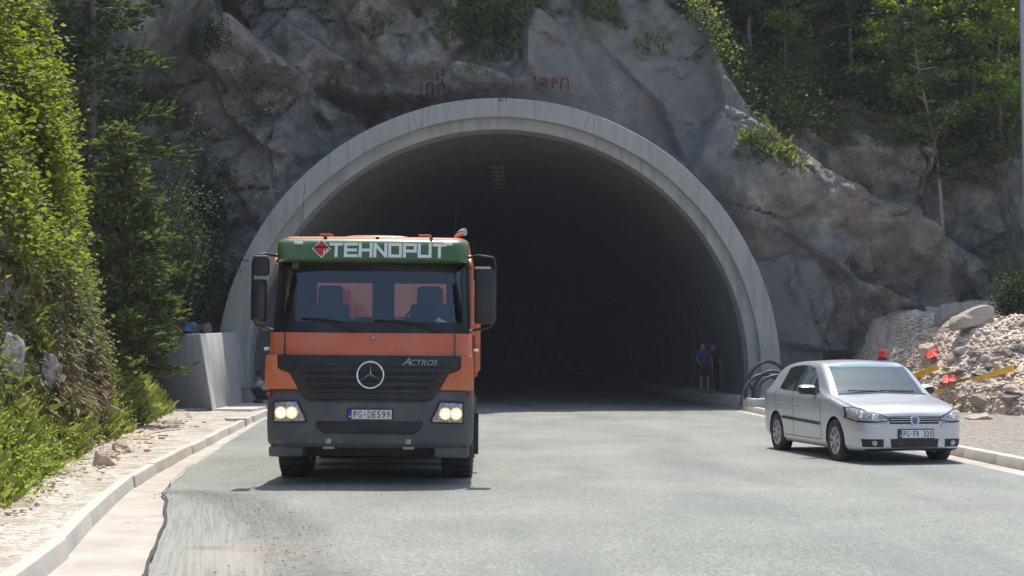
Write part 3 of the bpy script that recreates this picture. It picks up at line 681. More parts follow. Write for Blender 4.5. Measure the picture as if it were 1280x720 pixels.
Xv = Xv + bn * (0.4 + 0.6 * sst(0.0, 0.9, Tv)) + 0.10 * (ridged(Yv * 2.2, Tv * 2.2, 3, 106) - 0.5) * (1 - sst(0.4, 1.0, Tv))
Yv2 = Yv + 0.2 * fbm(Yv * 0.9, Tv * 0.9, 3, 103)
bk_v = np.stack([Xv, Yv2, Zv], -1).reshape(-1, 3); bk_f = grid_faces(len(ysb), len(tb))
structure('embankment', mesh_np('embankment', bk_v, bk_f), M['earth'], 50)
BK = BVHTree.FromPolygons([Vector(p) for p in bk_v], bk_f.tolist())
def Bk(px, py):
    h = BK.ray_cast(Vector((0, 0, CH)), ray(px, py).normalized()); return h[0] if h[0] and h[0].y < 40 else G(px, py, 0.14)
tris = bk_v[bk_f]
fcen = tris.mean(1); fnrm = np.cross(tris[:, 2] - tris[:, 0], tris[:, 3] - tris[:, 1]); farea = np.linalg.norm(fnrm, axis=1) / 2; fnrm /= (2 * farea[:, None] + 1e-9)
fnrm *= np.sign(fnrm[:, :1] + 1e-6)
def project(c):
    k = c[:, 1] * cA + (c[:, 2] - CH) * sA; zc = (c[:, 2] - CH) * cA - c[:, 1] * sA
    return 640 + F * c[:, 0] / k, 360 - F * zc / k
bpx, bpy_ = project(fcen)
def on_bank(n, dens):
    p = np.clip(dens, 0, None) * farea; p /= p.sum(); j = RNG.choice(len(p), n, p=p)
    u, v = RNG.uniform(0, 1, (2, n, 1))
    q = tris[j]; pt = q[:, 0] * (1 - u) * (1 - v) + q[:, 1] * u * (1 - v) + q[:, 2] * u * v + q[:, 3] * (1 - u) * v
    return pt, fnrm[j]
inview = ((fcen[:, 1] > 7) & (bpx > -120) & (bpx < 330) & (bpy_ > -120) & (bpy_ < 740)).astype(float)
# how each thing grows over the face (places on the bank read off the photograph)
def blob(cx, cy, rx, ry): return np.exp(-(((bpx - cx) / rx) ** 2 + ((bpy_ - cy) / ry) ** 2))
nz = fbm(fcen[:, 1] * 0.7, fcen[:, 2] * 0.7, 4, 120)
rockbare = np.clip(1.5 * blob(88, 120, 22, 50) + 1.0 * blob(15, 450, 22, 40) + 0.8 * blob(45, 455, 14, 40), 0, 1)
twiggy = np.clip(blob(120, 400, 45, 75) + blob(90, 480, 45, 40) + blob(150, 480, 30, 40), 0, 1)
vine_d = inview * np.clip(0.55 + 2.0 * nz, 0.03, 1.6) * (1 - rockbare) * (1 - 0.92 * twiggy) * sst(2.2, 4.2, fcen[:, 2] + 1.0 * nz) * (fcen[:, 1] < 27)
vine_d *= 0.35 + 1.3 * np.clip(blob(40, 80, 60, 90) + blob(50, 210, 60, 60) + blob(90, 250, 40, 50) + blob(40, 340, 45, 40), 0, 1)
def clumped(n, dens, lift, spread, per):
    pt, nr = on_bank(max(1, n // per), dens)
    c_ = np.repeat(pt + nr * RNG.uniform(0.02, lift, (len(pt), 1)), per, 0)
    return c_ + RNG.normal(0, spread, c_.shape) * np.array([1, 1, 0.8])
C1 = np.concatenate([clumped(25000, vine_d, 0.6, 0.14, 16), clumped(9000, vine_d, 0.12, 0.05, 3)])
V_, F_ = leaves(C1, 0.095, up=1.0, droop=0.5)
o = put('creeper', mesh_np('creeper', V_, F_), M['vine']); set_props(o, 'bright green creeper hanging over the rock bank on the left', 'creeper', None, 'stuff')
under_d = inview * np.clip(0.45 - 1.5 * nz, 0.0, 1.4) * (1 - 0.8 * rockbare) * (fcen[:, 1] < 29) * (fcen[:, 2] > 1.2) * (1 - 0.5 * twiggy)
V_, F_ = leaves(clumped(26000, under_d, 0.25, 0.12, 9), 0.07, up=0.6, droop=0.6)
o = put('ivy', mesh_np('ivy', V_, F_), M['olive']); set_props(o, 'dull dark green ivy low among the creeper on the left bank', 'ivy', None, 'stuff')
# dry twigs and dead stems
pt, nr = on_bank(5200, inview * (0.10 + 1.4 * twiggy + 0.9 * blob(88, 120, 24, 50)) * (fcen[:, 1] < 25) * (fcen[:, 2] > 0.9))
V_, F_ = blades(pt + nr * 0.08, 0.30, 0.75, 0.0038, nr * 0.4 - np.array([[0, 0, 1.9]]))
o = put('dead_stems', mesh_np('dead_stems', V_, F_), M['dry']); set_props(o, 'tangle of dry brown stems hanging on the left bank', 'dead stems', None, 'stuff')
# grass on the lower slope and the mound further back
gz = fbm(fcen[:, 1] * 1.3, fcen[:, 2] * 1.6, 3, 121)
gd = inview * (fcen[:, 2] < 2.6) * np.clip(0.35 + 1.6 * nz + 1.8 * gz, 0.0, 1.5) * (1 - 0.6 * twiggy) * (bank_x(fcen[:, 1]) - fcen[:, 0] > 0.02)
gd *= 0.5 + 1.5 * np.clip(blob(60, 590, 90, 60) + blob(170, 455, 35, 45), 0, 1)
pt, nr = on_bank(46000, gd)
V_, F_ = blades(pt, 0.10 + 0.16 * vn(pt[:, 1] * 1.7, pt[:, 2] * 1.7, 5) + 0.006 * np.clip(pt[:, 1] - 10, 0, 20), 0.3, 0.005)
o = put('grass', mesh_np('grass', V_, F_), M['grass']); set_props(o, 'tall tufted green grass on the foot of the left bank', 'grass', None, 'stuff')
V_, F_ = leaves(clumped(8000, gd, 0.3, 0.10, 8), 0.042, up=0.5)
o = put('weeds', mesh_np('weeds', V_, F_), M['bright_leaf']); set_props(o, 'leafy green weeds growing through the grass of the left bank', 'weeds', None, 'stuff')

# ------------------------------------------------------------------ rocks
def rock_mesh(seed, sub=3, rough=0.35, flat=1.0):
    bm = bmesh.new(); bmesh.ops.create_icosphere(bm, subdivisions=sub, radius=0.5); r = random.Random(seed)
    pl = [(Vector((r.gauss(0, 1), r.gauss(0, 1), r.gauss(0, 1))).normalized(), r.uniform(0.28, 0.42)) for _ in range(11)]
    for v in bm.verts:
        for (n_, d_) in pl:
            k = v.co.dot(n_) - d_
            if k > 0: v.co -= n_ * k * 0.92
    co = np.array([v.co[:] for v in bm.verts])
    q = sum(a * (vn(co[:, 0] * f + co[:, 2] * f * .7 + seed * 7.1, co[:, 1] * f - co[:, 2] * f * .6, seed + int(f)) - 0.5) for a, f in ((0.11, 4), (0.06, 9), (0.03, 20)))
    for v, k in zip(bm.verts, q):
        v.co += v.co.normalized() * float(k) * rough; v.co.z *= flat
    me = bpy.data.meshes.new('rock'); bm.to_mesh(me); bm.free(); shade(me, 28); return me
ROCKS = [rock_mesh(i, 4, 1.0, 0.8) for i in range(8)]
def stone(label, loc, size, seed, mat, group=None, rot=None, cat='rock', sink=0.25, name='boulder'):
    r = random.Random(seed * 31 + 5)
    me = ROCKS[seed % 8].copy(); me.materials.clear(); me.materials.append(mat)
    o = bpy.data.objects.new(name, me); sx, sy, sz = size
    o.scale = (sx, sy, sz); o.rotation_euler = rot if rot else (r.uniform(-.3, .3), r.uniform(-.3, .3), r.uniform(0, 6.28))
    o.location = Vector(loc) + Vector((0, 0, sz * (0.5 - sink) * 0.8)); link(o)
    return set_props(o, label, cat, group)
b_ = Rb(1215, 398)
def onrub(px, d): x_ = (px - 640) * d / F; return Vector((x_, d, max(rub_top(x_, d), 0.3)))
stone('big smooth pale boulder lying on top of the rubble slope under the trees', onrub(1215, 41.0), (1.5, 1.0, 0.78), 3, M['rock'], rot=(0.1, -0.38, 0.2), sink=0.1)
stone('upright blocky grey rock standing behind the big smooth boulder', onrub(1190, 43.2), (1.1, 0.8, 1.25), 1, M['grey_rock'], rot=(0.2, 0.5, 0.4), sink=0.3)
stone('small upright brown rock left of the big smooth boulder', onrub(1160, 42.2), (0.75, 0.6, 0.95), 5, M['rubble_stone'], sink=0.4)
stone('flat pale slab of rock under the yellow beam, nearest the silver car', Rb(1226, 507), (0.72, 0.6, 0.5), 2, M['rock'], rot=(0.0, 0.05, 0.3), sink=0.2)
stone('rounded grey rock beside the flat pale slab under the timber', Rb(1263, 503), (0.55, 0.5, 0.42), 4, M['grey_rock'], sink=0.2)
stone('reddish flat rock at the toe of the rubble behind the car bonnet', Rb(1225, 524), (0.8, 0.5, 0.25), 6, M['rubble_stone'], rot=(0, 0, 0.2), sink=0.25)
stone('small tan rock between the yellow beam and the car wing', Rb(1190, 512), (0.4, 0.35, 0.3), 0, M['rubble_stone'], sink=0.3)
rnd = random.Random(8)
def scat(n, box, smin, smax, mat, group, label, seed0, dens=None):
    k = 0
    while k < n:
        px, py = rnd.uniform(box[0], box[1]), rnd.uniform(box[2], box[3])
        p = Rb(px, py)
        if p.y > 44 or p.z < 0.2: k += 0.2; continue
        s = rnd.uniform(smin, smax) * rnd.choice((0.7, 1, 1, 1.5))
        stone(label, p, (s * rnd.uniform(0.8, 1.5), s, s * rnd.uniform(0.5, 0.9)), seed0 + int(k * 7), mat, group, name='rock'); k += 1
scat(60, (1090, 1285, 405, 530), 0.14, 0.3, M['rubble_stone'], 'loose rocks on the rubble slope', 'loose tan rock lying on the rubble slope at the right', 1)
scat(26, (1090, 1285, 390, 470), 0.14, 0.32, M['grey_rock'], 'loose grey rocks on the rubble slope', 'loose grey rock lying on the rubble slope at the right', 3)
def merged_stones(name, pts, sizes, mat, label, cat, kind='stuff'):
    base = [rock_mesh(50 + i, 1, 1.0, 0.75) for i in range(4)]; A = [(np.array([v.co[:] for v in m.vertices]), np.array([p.vertices[:] for p in m.polygons])) for m in base]
    Vs, Fs, nb = [], [], 0
    for p, s in zip(pts, sizes):
        v, f = A[RNG.integers(4)]; q = RNG.uniform(0, 6.28); R = np.array([[math.cos(q), -math.sin(q), 0], [math.sin(q), math.cos(q), 0], [0, 0, 1]])
        Vs.append((v * np.array([RNG.uniform(.8, 1.4), 1, RNG.uniform(.5, .9)]) * s) @ R.T + np.array(p)); Fs.append(f + nb); nb += len(v)
    o = put(name, mesh_np(name, np.concatenate(Vs), np.concatenate(Fs)), mat, None, 30)
    return set_props(o, label, cat, None, kind)
pts, sz = [], []
for k in range(4200):
    px, py = rnd.uniform(1085, 1290), rnd.uniform(395, 540); p = Rb(px, py)
    if p.y < (41.0 if px < 1110 else 46) and p.z > 0.19: pts.append(p[:]); sz.append(rnd.uniform(0.04, 0.13) * rnd.choice((1, 1, 1.7)))
for k in range(1500):
    x_, y_ = rnd.uniform(10.2, 15), rnd.uniform(33, 45.5); z_ = rub_top(x_, y_)
    if z_ > .2: pts.append((x_, y_, z_)); sz.append(rnd.uniform(.05, .2))
merged_stones('rubble', pts, sz, M['rubble_stone'], 'scatter of small broken stone covering the rubble slope at the right', 'rubble')
# broken stone along the foot of the left bank, aggregate on the road
pts, sz = [], []
for k in range(1150):
    y = 9 + 29 * rnd.random() ** 0.42; x = float(bank_x(y)) + abs(rnd.gauss(0, 0.28)) * rnd.choice((-1.2, 1, 1)) + 0.05
    pts.append((x, y, 0.16 + max(0, (float(bank_x(y)) - x)) * 0.7)); sz.append(rnd.uniform(0.025, 0.09) * (1.0 if y < 20 else 1.7))
merged_stones('debris', pts, sz, M['rubble_stone'], 'brown broken stone fallen along the foot of the left bank', 'debris')
pts, sz = [], []
for k in range(320):
    i = rnd.randrange(len(dark_line) - 1); t = rnd.random(); a, b = dark_line[i], dark_line[i + 1]
    pts.append((a[0] + (b[0] - a[0]) * t + rnd.gauss(0, 0.22), a[1] + (b[1] - a[1]) * t + rnd.gauss(0, 0.4), 0.035)); sz.append(rnd.uniform(0.008, 0.022))
for k in range(300):
    y = rnd.uniform(9, 30); pts.append((rnd.uniform(float(edge_x(y)) + 0.2, RK - 0.4), y, 0.03)); sz.append(rnd.uniform(0.008, 0.018))
merged_stones('loose_gravel', pts, sz, M['dark_stone'], 'dark loose chippings strewn over the road at the lower left', 'gravel')
for (px, py, s, lb, m_) in ((58, 470, (0.5, 0.45, 0.75), 'grey rock jutting from the left bank above the grass', 'grey_rock'), (8, 455, (0.55, 0.5, 0.9), 'grey rock at the very left edge behind the leaves', 'grey_rock'),
                            (112, 497, (0.42, 0.3, 0.22), 'slanting grey slab on the left bank below the dry stems', 'grey_rock'), (98, 550, (0.22, 0.2, 0.32), 'small white rock in the grass of the left bank', 'rock'),
                            (128, 582, (0.34, 0.3, 0.5), 'brown rock at the foot of the left bank beside the path', 'rubble_stone'), (152, 566, (0.32, 0.3, 0.45), 'brown rock on the path edge beyond the nearest brown rock', 'rubble_stone'),
                            (190, 540, (0.5, 0.45, 0.4), 'tan rock at the far end of the left bank near the wing wall', 'rubble_stone')):
    stone(lb, Bk(px, py), s, px, M[m_], sink=0.45)

pts, sz = [], []
for k in range(700):
    p_ = Bk(rnd.uniform(0, 215), rnd.uniform(400, 610))
    if p_.y < 36 and BK.find_nearest(p_)[3] < 0.02: pts.append(p_[:]); sz.append(rnd.uniform(.04, .16))
merged_stones('scree', pts, sz, M['rubble_stone'], 'small brown stones showing through the grass of the left bank', 'scree')
# ------------------------------------------------------------------ trees
def branch_pts(p, d, L, sag, n=6, wob=0.06):
    out = [Vector(p)]; d = Vector(d).normalized()
    for i in range(n):
        d = (d + Vector((rnd.gauss(0, wob), rnd.gauss(0, wob), rnd.gauss(0, wob) + sag / n))).normalized(); out.append(out[-1] + d * L / n)
    return out
def broadleaf(label, x, y, h, r, leaf_mat, n=7000, ls=0.15, trunk_r=0.11, low=0.25, group=None, bark='bark', z=None, lean=0.0, clumps=46):
    z = cliff_top(x, y) - 0.1 if z is None else z
    t = thing('broadleaf_tree', label, 'tree', (x, y, z), 0, group)
    mb = MB(); tp = branch_pts((0, 0, 0), (lean, 0, 1), h * 0.9, 0, 9, 0.05); mb.tube(tp, [trunk_r * (1 - 0.85 * i / 9) for i in range(10)], 8)
    tips = []
    for k in range(clumps):
        f = low + (1 - low) * (k + rnd.random()) / clumps; i = min(8, int(f * 9)); p = tp[i].lerp(tp[i + 1], f * 9 - i)
        env = math.sin(math.pi * min(0.97, (f - low) / (1 - low) * 0.85 + 0.14)) ** 0.7
        a = k * 2.4 + rnd.gauss(0, .3); L = r * env * rnd.uniform(0.45, 1.1)
        bp = branch_pts(p, (math.cos(a), math.sin(a), rnd.uniform(0.1, 0.7)), L, -0.15, 4, 0.1)
        mb.tube(bp, [trunk_r * 0.32 * (1 - 0.8 * i / 4) for i in range(5)], 5); tips += [(bp[4], 1.0), (bp[2], 0.7), (bp[3], 0.8)]
    mb.build('trunk', M[bark], t, smooth=60)
    per = max(6, n // len(tips)); C_ = []
    for (p, s) in tips:
        m = int(per * rnd.uniform(0.4, 1.6)); C_.append(np.array(p[:]) + RNG.normal(0, 1, (m, 3)) * np.array([0.30, 0.30, 0.14]) * r * 0.42 * s)
    V_, F_ = leaves(np.concatenate(C_), ls, up=0.7, droop=0.4)
    put('crown', mesh_np('crown', V_, F_), M[leaf_mat], t); return t
def conifer(label, x, y, h, r, n_br=60, group=None, z=None, low=0.12, leafm='needle', bark='bark', trunk_r=0.13, tw=0.20, per=26, sag=-0.35):
    z = cliff_top(x, y) - 0.1 if z is None else z
    t = thing('pine_tree', label, 'tree', (x, y, z), 0, group)
    mb = MB(); tp = branch_pts((0, 0, 0), (0, 0, 1), h, 0, 8, 0.015); mb.tube(tp, [trunk_r * (1 - 0.93 * i / 8) for i in range(9)], 8); C_, D_ = [], []
    for k in range(n_br):
        f = low + (0.98 - low) * (k + rnd.random() * .8) / n_br; i = min(7, int(f * 8)); p = tp[i].lerp(tp[i + 1], f * 8 - i)
        L = r * (1 - f) ** 0.75 * rnd.uniform(0.55, 1.15) / (1 - low) ** 0.75 + 0.15; a = k * 2.4 + rnd.gauss(0, .4)
        bp = branch_pts(p, (math.cos(a), math.sin(a), 0.25), L, sag, 6, 0.06)
        mb.tube(bp, [0.028 * (1 - 0.8 * i / 6) + 0.004 for i in range(7)], 4)
        for j in range(1, 7):
            d = (bp[j] - bp[j - 1]).normalized(); m = max(4, int(per * (L / r) * (0.5 + 0.5 * j / 6)))
            for _ in range(m):
                q = bp[j - 1].lerp(bp[j], rnd.random()) + Vector((rnd.gauss(0, .09), rnd.gauss(0, .09), rnd.gauss(0, .05))) * (1 + L * 0.5)
                C_.append(q[:]); D_.append((d * 0.9 + Vector((rnd.gauss(0, .55), rnd.gauss(0, .55), rnd.gauss(0.15, .35)))).normalized()[:])
    mb.build('trunk', M[bark], t, smooth=60)
    C_, D_ = np.array(C_), np.array(D_); n = len(C_); s = np.cross(D_, rdir(n)); s /= np.linalg.norm(s, axis=1, keepdims=True) + 1e-9
    L_ = (tw * RNG.uniform(.6, 1.3, n))[:, None]; u = np.cross(s, D_)
    V_ = np.stack([C_, C_ + D_ * L_ * .5 + s * L_ * .17, C_ + D_ * L_, C_ + D_ * L_ * .5 - s * L_ * .17, C_ + D_ * L_ * .5 + u * L_ * .17, C_ + D_ * L_ * .5 - u * L_ * .17], 1)
    i = np.arange(n)[:, None] * 6
    F_ = np.concatenate([i + np.array([[0, 1, 2]]), i + np.array([[0, 2, 3]]), i + np.array([[0, 4, 2]]), i + np.array([[0, 2, 5]])], 0)
    put('crown', mesh_np('crown', V_.reshape(-1, 3), F_), M[leafm], t); return t
def shrub(label, x, y, z, r, h, mat, n=2200, ls=0.11, name='shrub', group=None):
    t = thing(name, label, 'shrub', (x, y, z), 0, group); mb = MB(); C_ = []
    for k in range(26):
        a = k * 2.4; bp = branch_pts((0, 0, 0), (math.cos(a) * rnd.uniform(.2, 1) * r / h, math.sin(a) * rnd.uniform(.2, 1) * r / h, 1), h * rnd.uniform(.5, 1), -0.15, 5, 0.09)
        mb.tube(bp, [0.02 * (1 - 0.15 * i) for i in range(6)], 4)
        for j in (2, 3, 4, 5): C_.append(np.array(bp[j][:]) + RNG.normal(0, .16 * r + 0.05, (n // 104 + 1, 3)))
    mb.build('stem', M['twig'], t, smooth=60); V_, F_ = leaves(np.concatenate(C_), ls, up=0.5)
    put('foliage', mesh_np('foliage', V_, F_), M[mat], t); return t

def XY(px, d): return ((px - 640) * d / F * 1.0, d)
# the conifer beside the left bank and the shrubs behind it
x, y = XY(112, 33); conifer('dark drooping conifer growing between the creeper bank and the cliff', x, y, 11.5, 2.4, 62, z=1.9, low=0.02, leafm='dark_leaf', per=34, tw=0.24, trunk_r=0.16)
x, y = XY(150, 29.8); conifer('small ragged conifer at the edge of the creeper bank, its lower boughs in the sun', x, y, 5.3, 1.25, 60, z=1.2, low=0.02, per=30, tw=0.2, trunk_r=0.07)
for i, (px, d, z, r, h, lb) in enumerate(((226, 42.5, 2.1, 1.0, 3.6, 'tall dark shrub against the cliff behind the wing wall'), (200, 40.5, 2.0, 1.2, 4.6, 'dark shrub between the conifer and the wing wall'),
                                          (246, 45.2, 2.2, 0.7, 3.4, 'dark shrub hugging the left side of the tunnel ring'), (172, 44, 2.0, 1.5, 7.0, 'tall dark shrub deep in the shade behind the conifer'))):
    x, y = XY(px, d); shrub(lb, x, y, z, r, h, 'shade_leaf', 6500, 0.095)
# ivy over the upper left of the cliff
cc = cl_v[cl_f[keep]].mean(1); cpx, cpy = project(cc)
def on_cliff(n, dens, lift, spread, per):
    p = dens / dens.sum(); j = RNG.choice(len(p), n // per, p=p); c_ = cc[j] + np.array([0, -1, 0.2]) * RNG.uniform(0.05, lift, (len(j), 1))
    return np.repeat(c_, per, 0) + RNG.normal(0, spread, (len(j) * per, 3))
cn = fbm(cc[:, 0] * 0.6, cc[:, 2] * 0.6, 4, 140)
def cblob(cx, cy, rx, ry): return np.exp(-(((cpx - cx) / rx) ** 2 + ((cpy - cy) / ry) ** 2))
dn = np.clip(cn - 0.02, 0, 1) ** 1.3 * (cblob(150, 20, 120, 70) + cblob(205, 300, 60, 110) + 0.5 * cblob(262, 45, 14, 40)) + 1e-9
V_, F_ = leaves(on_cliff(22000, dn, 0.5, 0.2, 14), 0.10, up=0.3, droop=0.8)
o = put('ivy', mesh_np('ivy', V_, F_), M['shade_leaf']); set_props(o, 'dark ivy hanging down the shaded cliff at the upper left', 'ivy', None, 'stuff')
dn = np.clip(cn + 0.05, 0, 1) * (cblob(520, 20, 70, 28) + cblob(620, 30, 60, 40) + 0.7 * cblob(380, 15, 50, 14) + cblob(925, 170, 22, 16) + 0.8 * cblob(800, 20, 50, 40) + cblob(975, 190, 30, 20) + cblob(700, 10, 60, 20)) + 1e-9
V_, F_ = blades(on_cliff(9000, dn, 0.08, 0.10, 10), 0.28, 0.7, 0.014)
o = put('grass', mesh_np('grass', V_, F_), M['olive']); set_props(o, 'thin dull tufts of grass on the cliff above the tunnel', 'grass', None, 'stuff')

# the wood above the cliff on the right
x, y = XY(905, 52); conifer('dark pine at the left end of the wood above the cliff', x, y, 8.5, 1.9, 60, low=0.02, leafm='dark_leaf')
x, y = XY(868, 54); conifer('dark pine at the cliff top, standing furthest left in the wood', x, y, 7, 1.6, 44, low=0.05, leafm='dark_leaf')
x, y = XY(940, 50.5); broadleaf('dark leafy tree beside the dark pines at the left end of the wood', x, y, 6.5, 1.7, 'dark_leaf', 6000, 0.16)
x, y = XY(985, 50); broadleaf('short yellow-green sapling in a gap at the left of the wood', x, y, 5.4, 1.1, 'bright_leaf', 4200, 0.14, 0.06)
x, y = XY(1016, 51); conifer('grey-green pine with open boughs left of the tall dark trunk', x, y, 8.5, 2.0, 54, low=0.12, leafm='needle')
x, y = XY(1068, 50.5); conifer('tall pine with a bare dark trunk low down, in the middle of the wood', x, y, 9.5, 1.9, 60, low=0.22, trunk_r=0.08)
x, y = XY(1120, 48.8); broadleaf('light green broadleaf tree with sunlit leaves left of the pale trunk', x, y, 8.0, 2.0, 'bright_leaf', 8500, 0.15, 0.08, 0.08)
x, y = XY(1180, 47.2); broadleaf('tree with a slender pale trunk and dark green crown at the right of the wood', x, y, 8.6, 1.7, 'olive', 6000, 0.15, 0.085, 0.25, bark='pale_bark')
x, y = XY(1255, 47.0); broadleaf('light green broadleaf tree in front at the right edge of the wood', x, y, 7.6, 1.7, 'bright_leaf', 8000, 0.15, 0.08, 0.12)
x, y = XY(1222, 49); conifer('dark pine between the pale trunk and the right edge of the wood', x, y, 9, 1.9, 56, low=0.1, leafm='dark_leaf')
k = 0
for (px, d, h, r, m_) in ((925, 53.5, 5.5, 1.9, 'olive'), (975, 53, 5.5, 2.0, 'bright_leaf'), (1040, 53.5, 6, 2.2, 'olive'), (1095, 53, 6, 2.2, 'bright_leaf'), (1150, 52, 6, 2.2, 'olive'), (1205, 52.5, 6, 2.2, 'bright_leaf'), (1285, 51, 6, 2.2, 'olive'),
                          (1065, 56, 5.5, 2.3, 'olive'), (1125, 56, 5.5, 2.3, 'bright_leaf'), (1180, 55.5, 5.5, 2.3, 'olive'), (1250, 55, 5.5, 2.3, 'olive')):
    x, y = XY(px, d); broadleaf('broadleaf tree deep in the wood behind the front row', x, y, h, r, m_, 3600, 0.22, 0.09, 0.03, group='trees deep in the wood above the cliff', clumps=34)
for i, (px, d, r, h, m_, lb) in enumerate(((1010, 48.6, .9, 1.6, 'olive', 'olive shrub on the cliff edge at the left foot of the wood'), (1055, 47.9, .8, 1.2, 'dark_leaf', 'dark shrub at the foot of the tall bare pine trunk'),
        (1100, 47.3, .9, 1.5, 'dark_leaf', 'dark shrub under the light green tree left of the pale trunk'), (1145, 46.9, .9, 1.5, 'bright_leaf', 'fresh green shrub just left of the pale trunk'),
        (1212, 46.2, .9, 1.5, 'dark_leaf', 'dark shrub just right of the pale trunk'), (1258, 45.8, 1.0, 1.7, 'bright_leaf', 'fresh green shrub at the right edge of the wood'),
        (960, 49.4, .8, 1.3, 'dark_leaf', 'dark shrub below the short yellow-green sapling'))):
    x, y = XY(px, d + 1.6); shrub(lb, x, y, cliff_top(x, y) - .1, r, h * .9, m_, 2000, 0.11)
o = None
dn = (slope.reshape(-1)[cl_f].mean(1)[keep] > 0.05) * (cc[:, 0] > 4.5) * (cc[:, 1] < 60) * (cpx < 1340) * np.clip(cn + .5, 0.05, 1.2) + 1e-9
V_, F_ = leaves(on_cliff(42000, dn, 0.45, 0.28, 14) + np.array([0, 0.1, 0.16]), 0.13, up=0.6)
o = put('undergrowth', mesh_np('undergrowth', V_, F_), M['olive']); set_props(o, 'low dark undergrowth on the forest floor above the cliff', 'undergrowth', None, 'stuff')
x, y = XY(1266, 42.6); shrub('dark bush growing on the rubble right of the big smooth boulder', x, y, rub_top(x, y) - .1, .75, 1.5, 'shade_leaf', 2600, 0.09)
x, y = XY(1262, 44.6); shrub('thin dry bush on the brown rocks above the big smooth boulder', x, y, 3.4, 1.0, 1.6, 'olive', 900, 0.10)
# ================================================================== THE TIPPER TRUCK
def plan(hw, yf, rc, yb, bulge=0.03, n=5):
    p = [(hw, yb)]
    for i in range(n + 1):
        a = math.pi / 2 * i / n; p.append((hw - rc + rc * math.cos(a), yf + bulge + rc - rc * math.sin(a)))
    for i in range(1, 8):
        t = 1 - 2 * i / 8; p.append((t * (hw - rc), yf + bulge * t * t))
    return p + [(-x, y) for (x, y) in p[:n + 2][::-1]]
def loft(mb, levels, cap=True):
    n = len(levels[0][1]); vs = [(x, y, z) for (z, pl) in levels for (x, y) in pl]; fs = []
    for i in range(len(levels) - 1):
        for k in range(n): fs.append((i * n + k, i * n + (k + 1) % n, (i + 1) * n + (k + 1) % n, (i + 1) * n + k))
    if cap: fs += [tuple(range(n))[::-1], tuple(range((len(levels) - 1) * n, len(levels) * n))]
    return mb.add(vs, fs)
TR = thing('tipper_truck', 'orange heavy tipper truck with a green sun visor and lit headlights facing the camera', 'truck', ((460.5 - 640) * 17.4 / F, 17.4, 0))
TR.rotation_euler = (0, math.radians(0.45), math.radians(0.6))

bm_ = MB(); loft(bm_, [(1.02, plan(1.235, 0.06, 0.16, 1.78)), (1.25, plan(1.245, 0.05, 0.16, 1.78)), (1.6, plan(1.245, 0.06, 0.16, 1.78)), (1.86, plan(1.235, 0.085, 0.16, 1.78))])
cab = bm_.build('cab', M['orange'], TR, bevel=0.012, smooth=40)
for s in (-1, 1):
    for c_, d_ in (((s * 1.03, 0.058, 1.72), (0.012, 0.03, 0.27)), ((s * 1.245, 0.28, 1.5), (0.012, 0.012, 0.7)), ((s * 1.245, 1.3, 1.5), (0.012, 0.012, 0.7))): MB().box(c_, d_).build('panel_seam', M['ink'], cab)
mb = MB().lathe([(0.0, -0.02), (0.022, -0.018), (0.028, 0.0), (0.028, 0.03)], (0.04, 0.055, 1.80), 'y', 16); mb.build('washer_cap', M['steel'], cab)
# corner fairings in body colour
for s in (-1, 1):
    pl = [(s * a, z) for a, z in ((1.105, 1.585), (1.25, 1.585), (1.262, 1.17), (0.845, 1.17), (0.955, 1.37), (1.06, 1.405), (1.10, 1.43))]
    MB().prism(pl, -0.005, 0.24).build('corner_fairing', M['orange'], TR, bevel=0.02)
# grille
mb = MB().prism([(-1.10, 1.585), (1.10, 1.585), (1.095, 1.43), (1.04, 1.395), (0.95, 1.365), (0.76, 1.05), (-0.76, 1.05), (-0.95, 1.365), (-1.04, 1.395), (-1.095, 1.43)], 0.0, 0.14)
gr = mb.build('grille', M['black'], TR, bevel=0.012)
mb = MB()
for z, wd in ((1.415, 1.86), (1.33, 1.66), (1.245, 1.52), (1.16, 1.42)):
    mb.prism([(-0.012, z - 0.032), (-0.03, z - 0.024), (-0.022, z + 0.026), (0.02, z + 0.034)], -wd / 2, wd / 2, 'x')
mb.build('louvre', M['black'], gr, bevel=0.006)
mb = MB(); em = (0.02, -0.055, 1.352)
n = 40; R_, r_ = 0.158, 0.014
mb.tube([(em[0] + R_ * math.cos(2 * math.pi * i / n), em[1], em[2] + R_ * math.sin(2 * math.pi * i / n)) for i in range(n + 1)], r_, 8, False)
for a in (90, 210, 330):
    q = math.radians(a); d = Vector((math.cos(q), 0, math.sin(q))); pvec = Vector((-math.sin(q), 0, math.cos(q)))
    e = Vector(em); mb.add([e + pvec * 0.022, e - pvec * 0.022, e + d * R_, e + Vector((0, -0.02, 0)), e + d * R_ + Vector((0, -0.006, 0))], [(0, 3, 4, 2), (3, 1, 2, 4), (0, 2, 1)])
mb.build('star_emblem', M['chrome'], gr)
put('lettering', text_mesh('A', 0.1, 0.088, 0.012, 0.35), M['steel'], gr).location = (0.45, -0.012, 1.515)
put('lettering', text_mesh('CTROS', 0.33, 0.066, 0.012, 0.3), M['steel'], gr).location = (0.665, -0.012, 1.504)
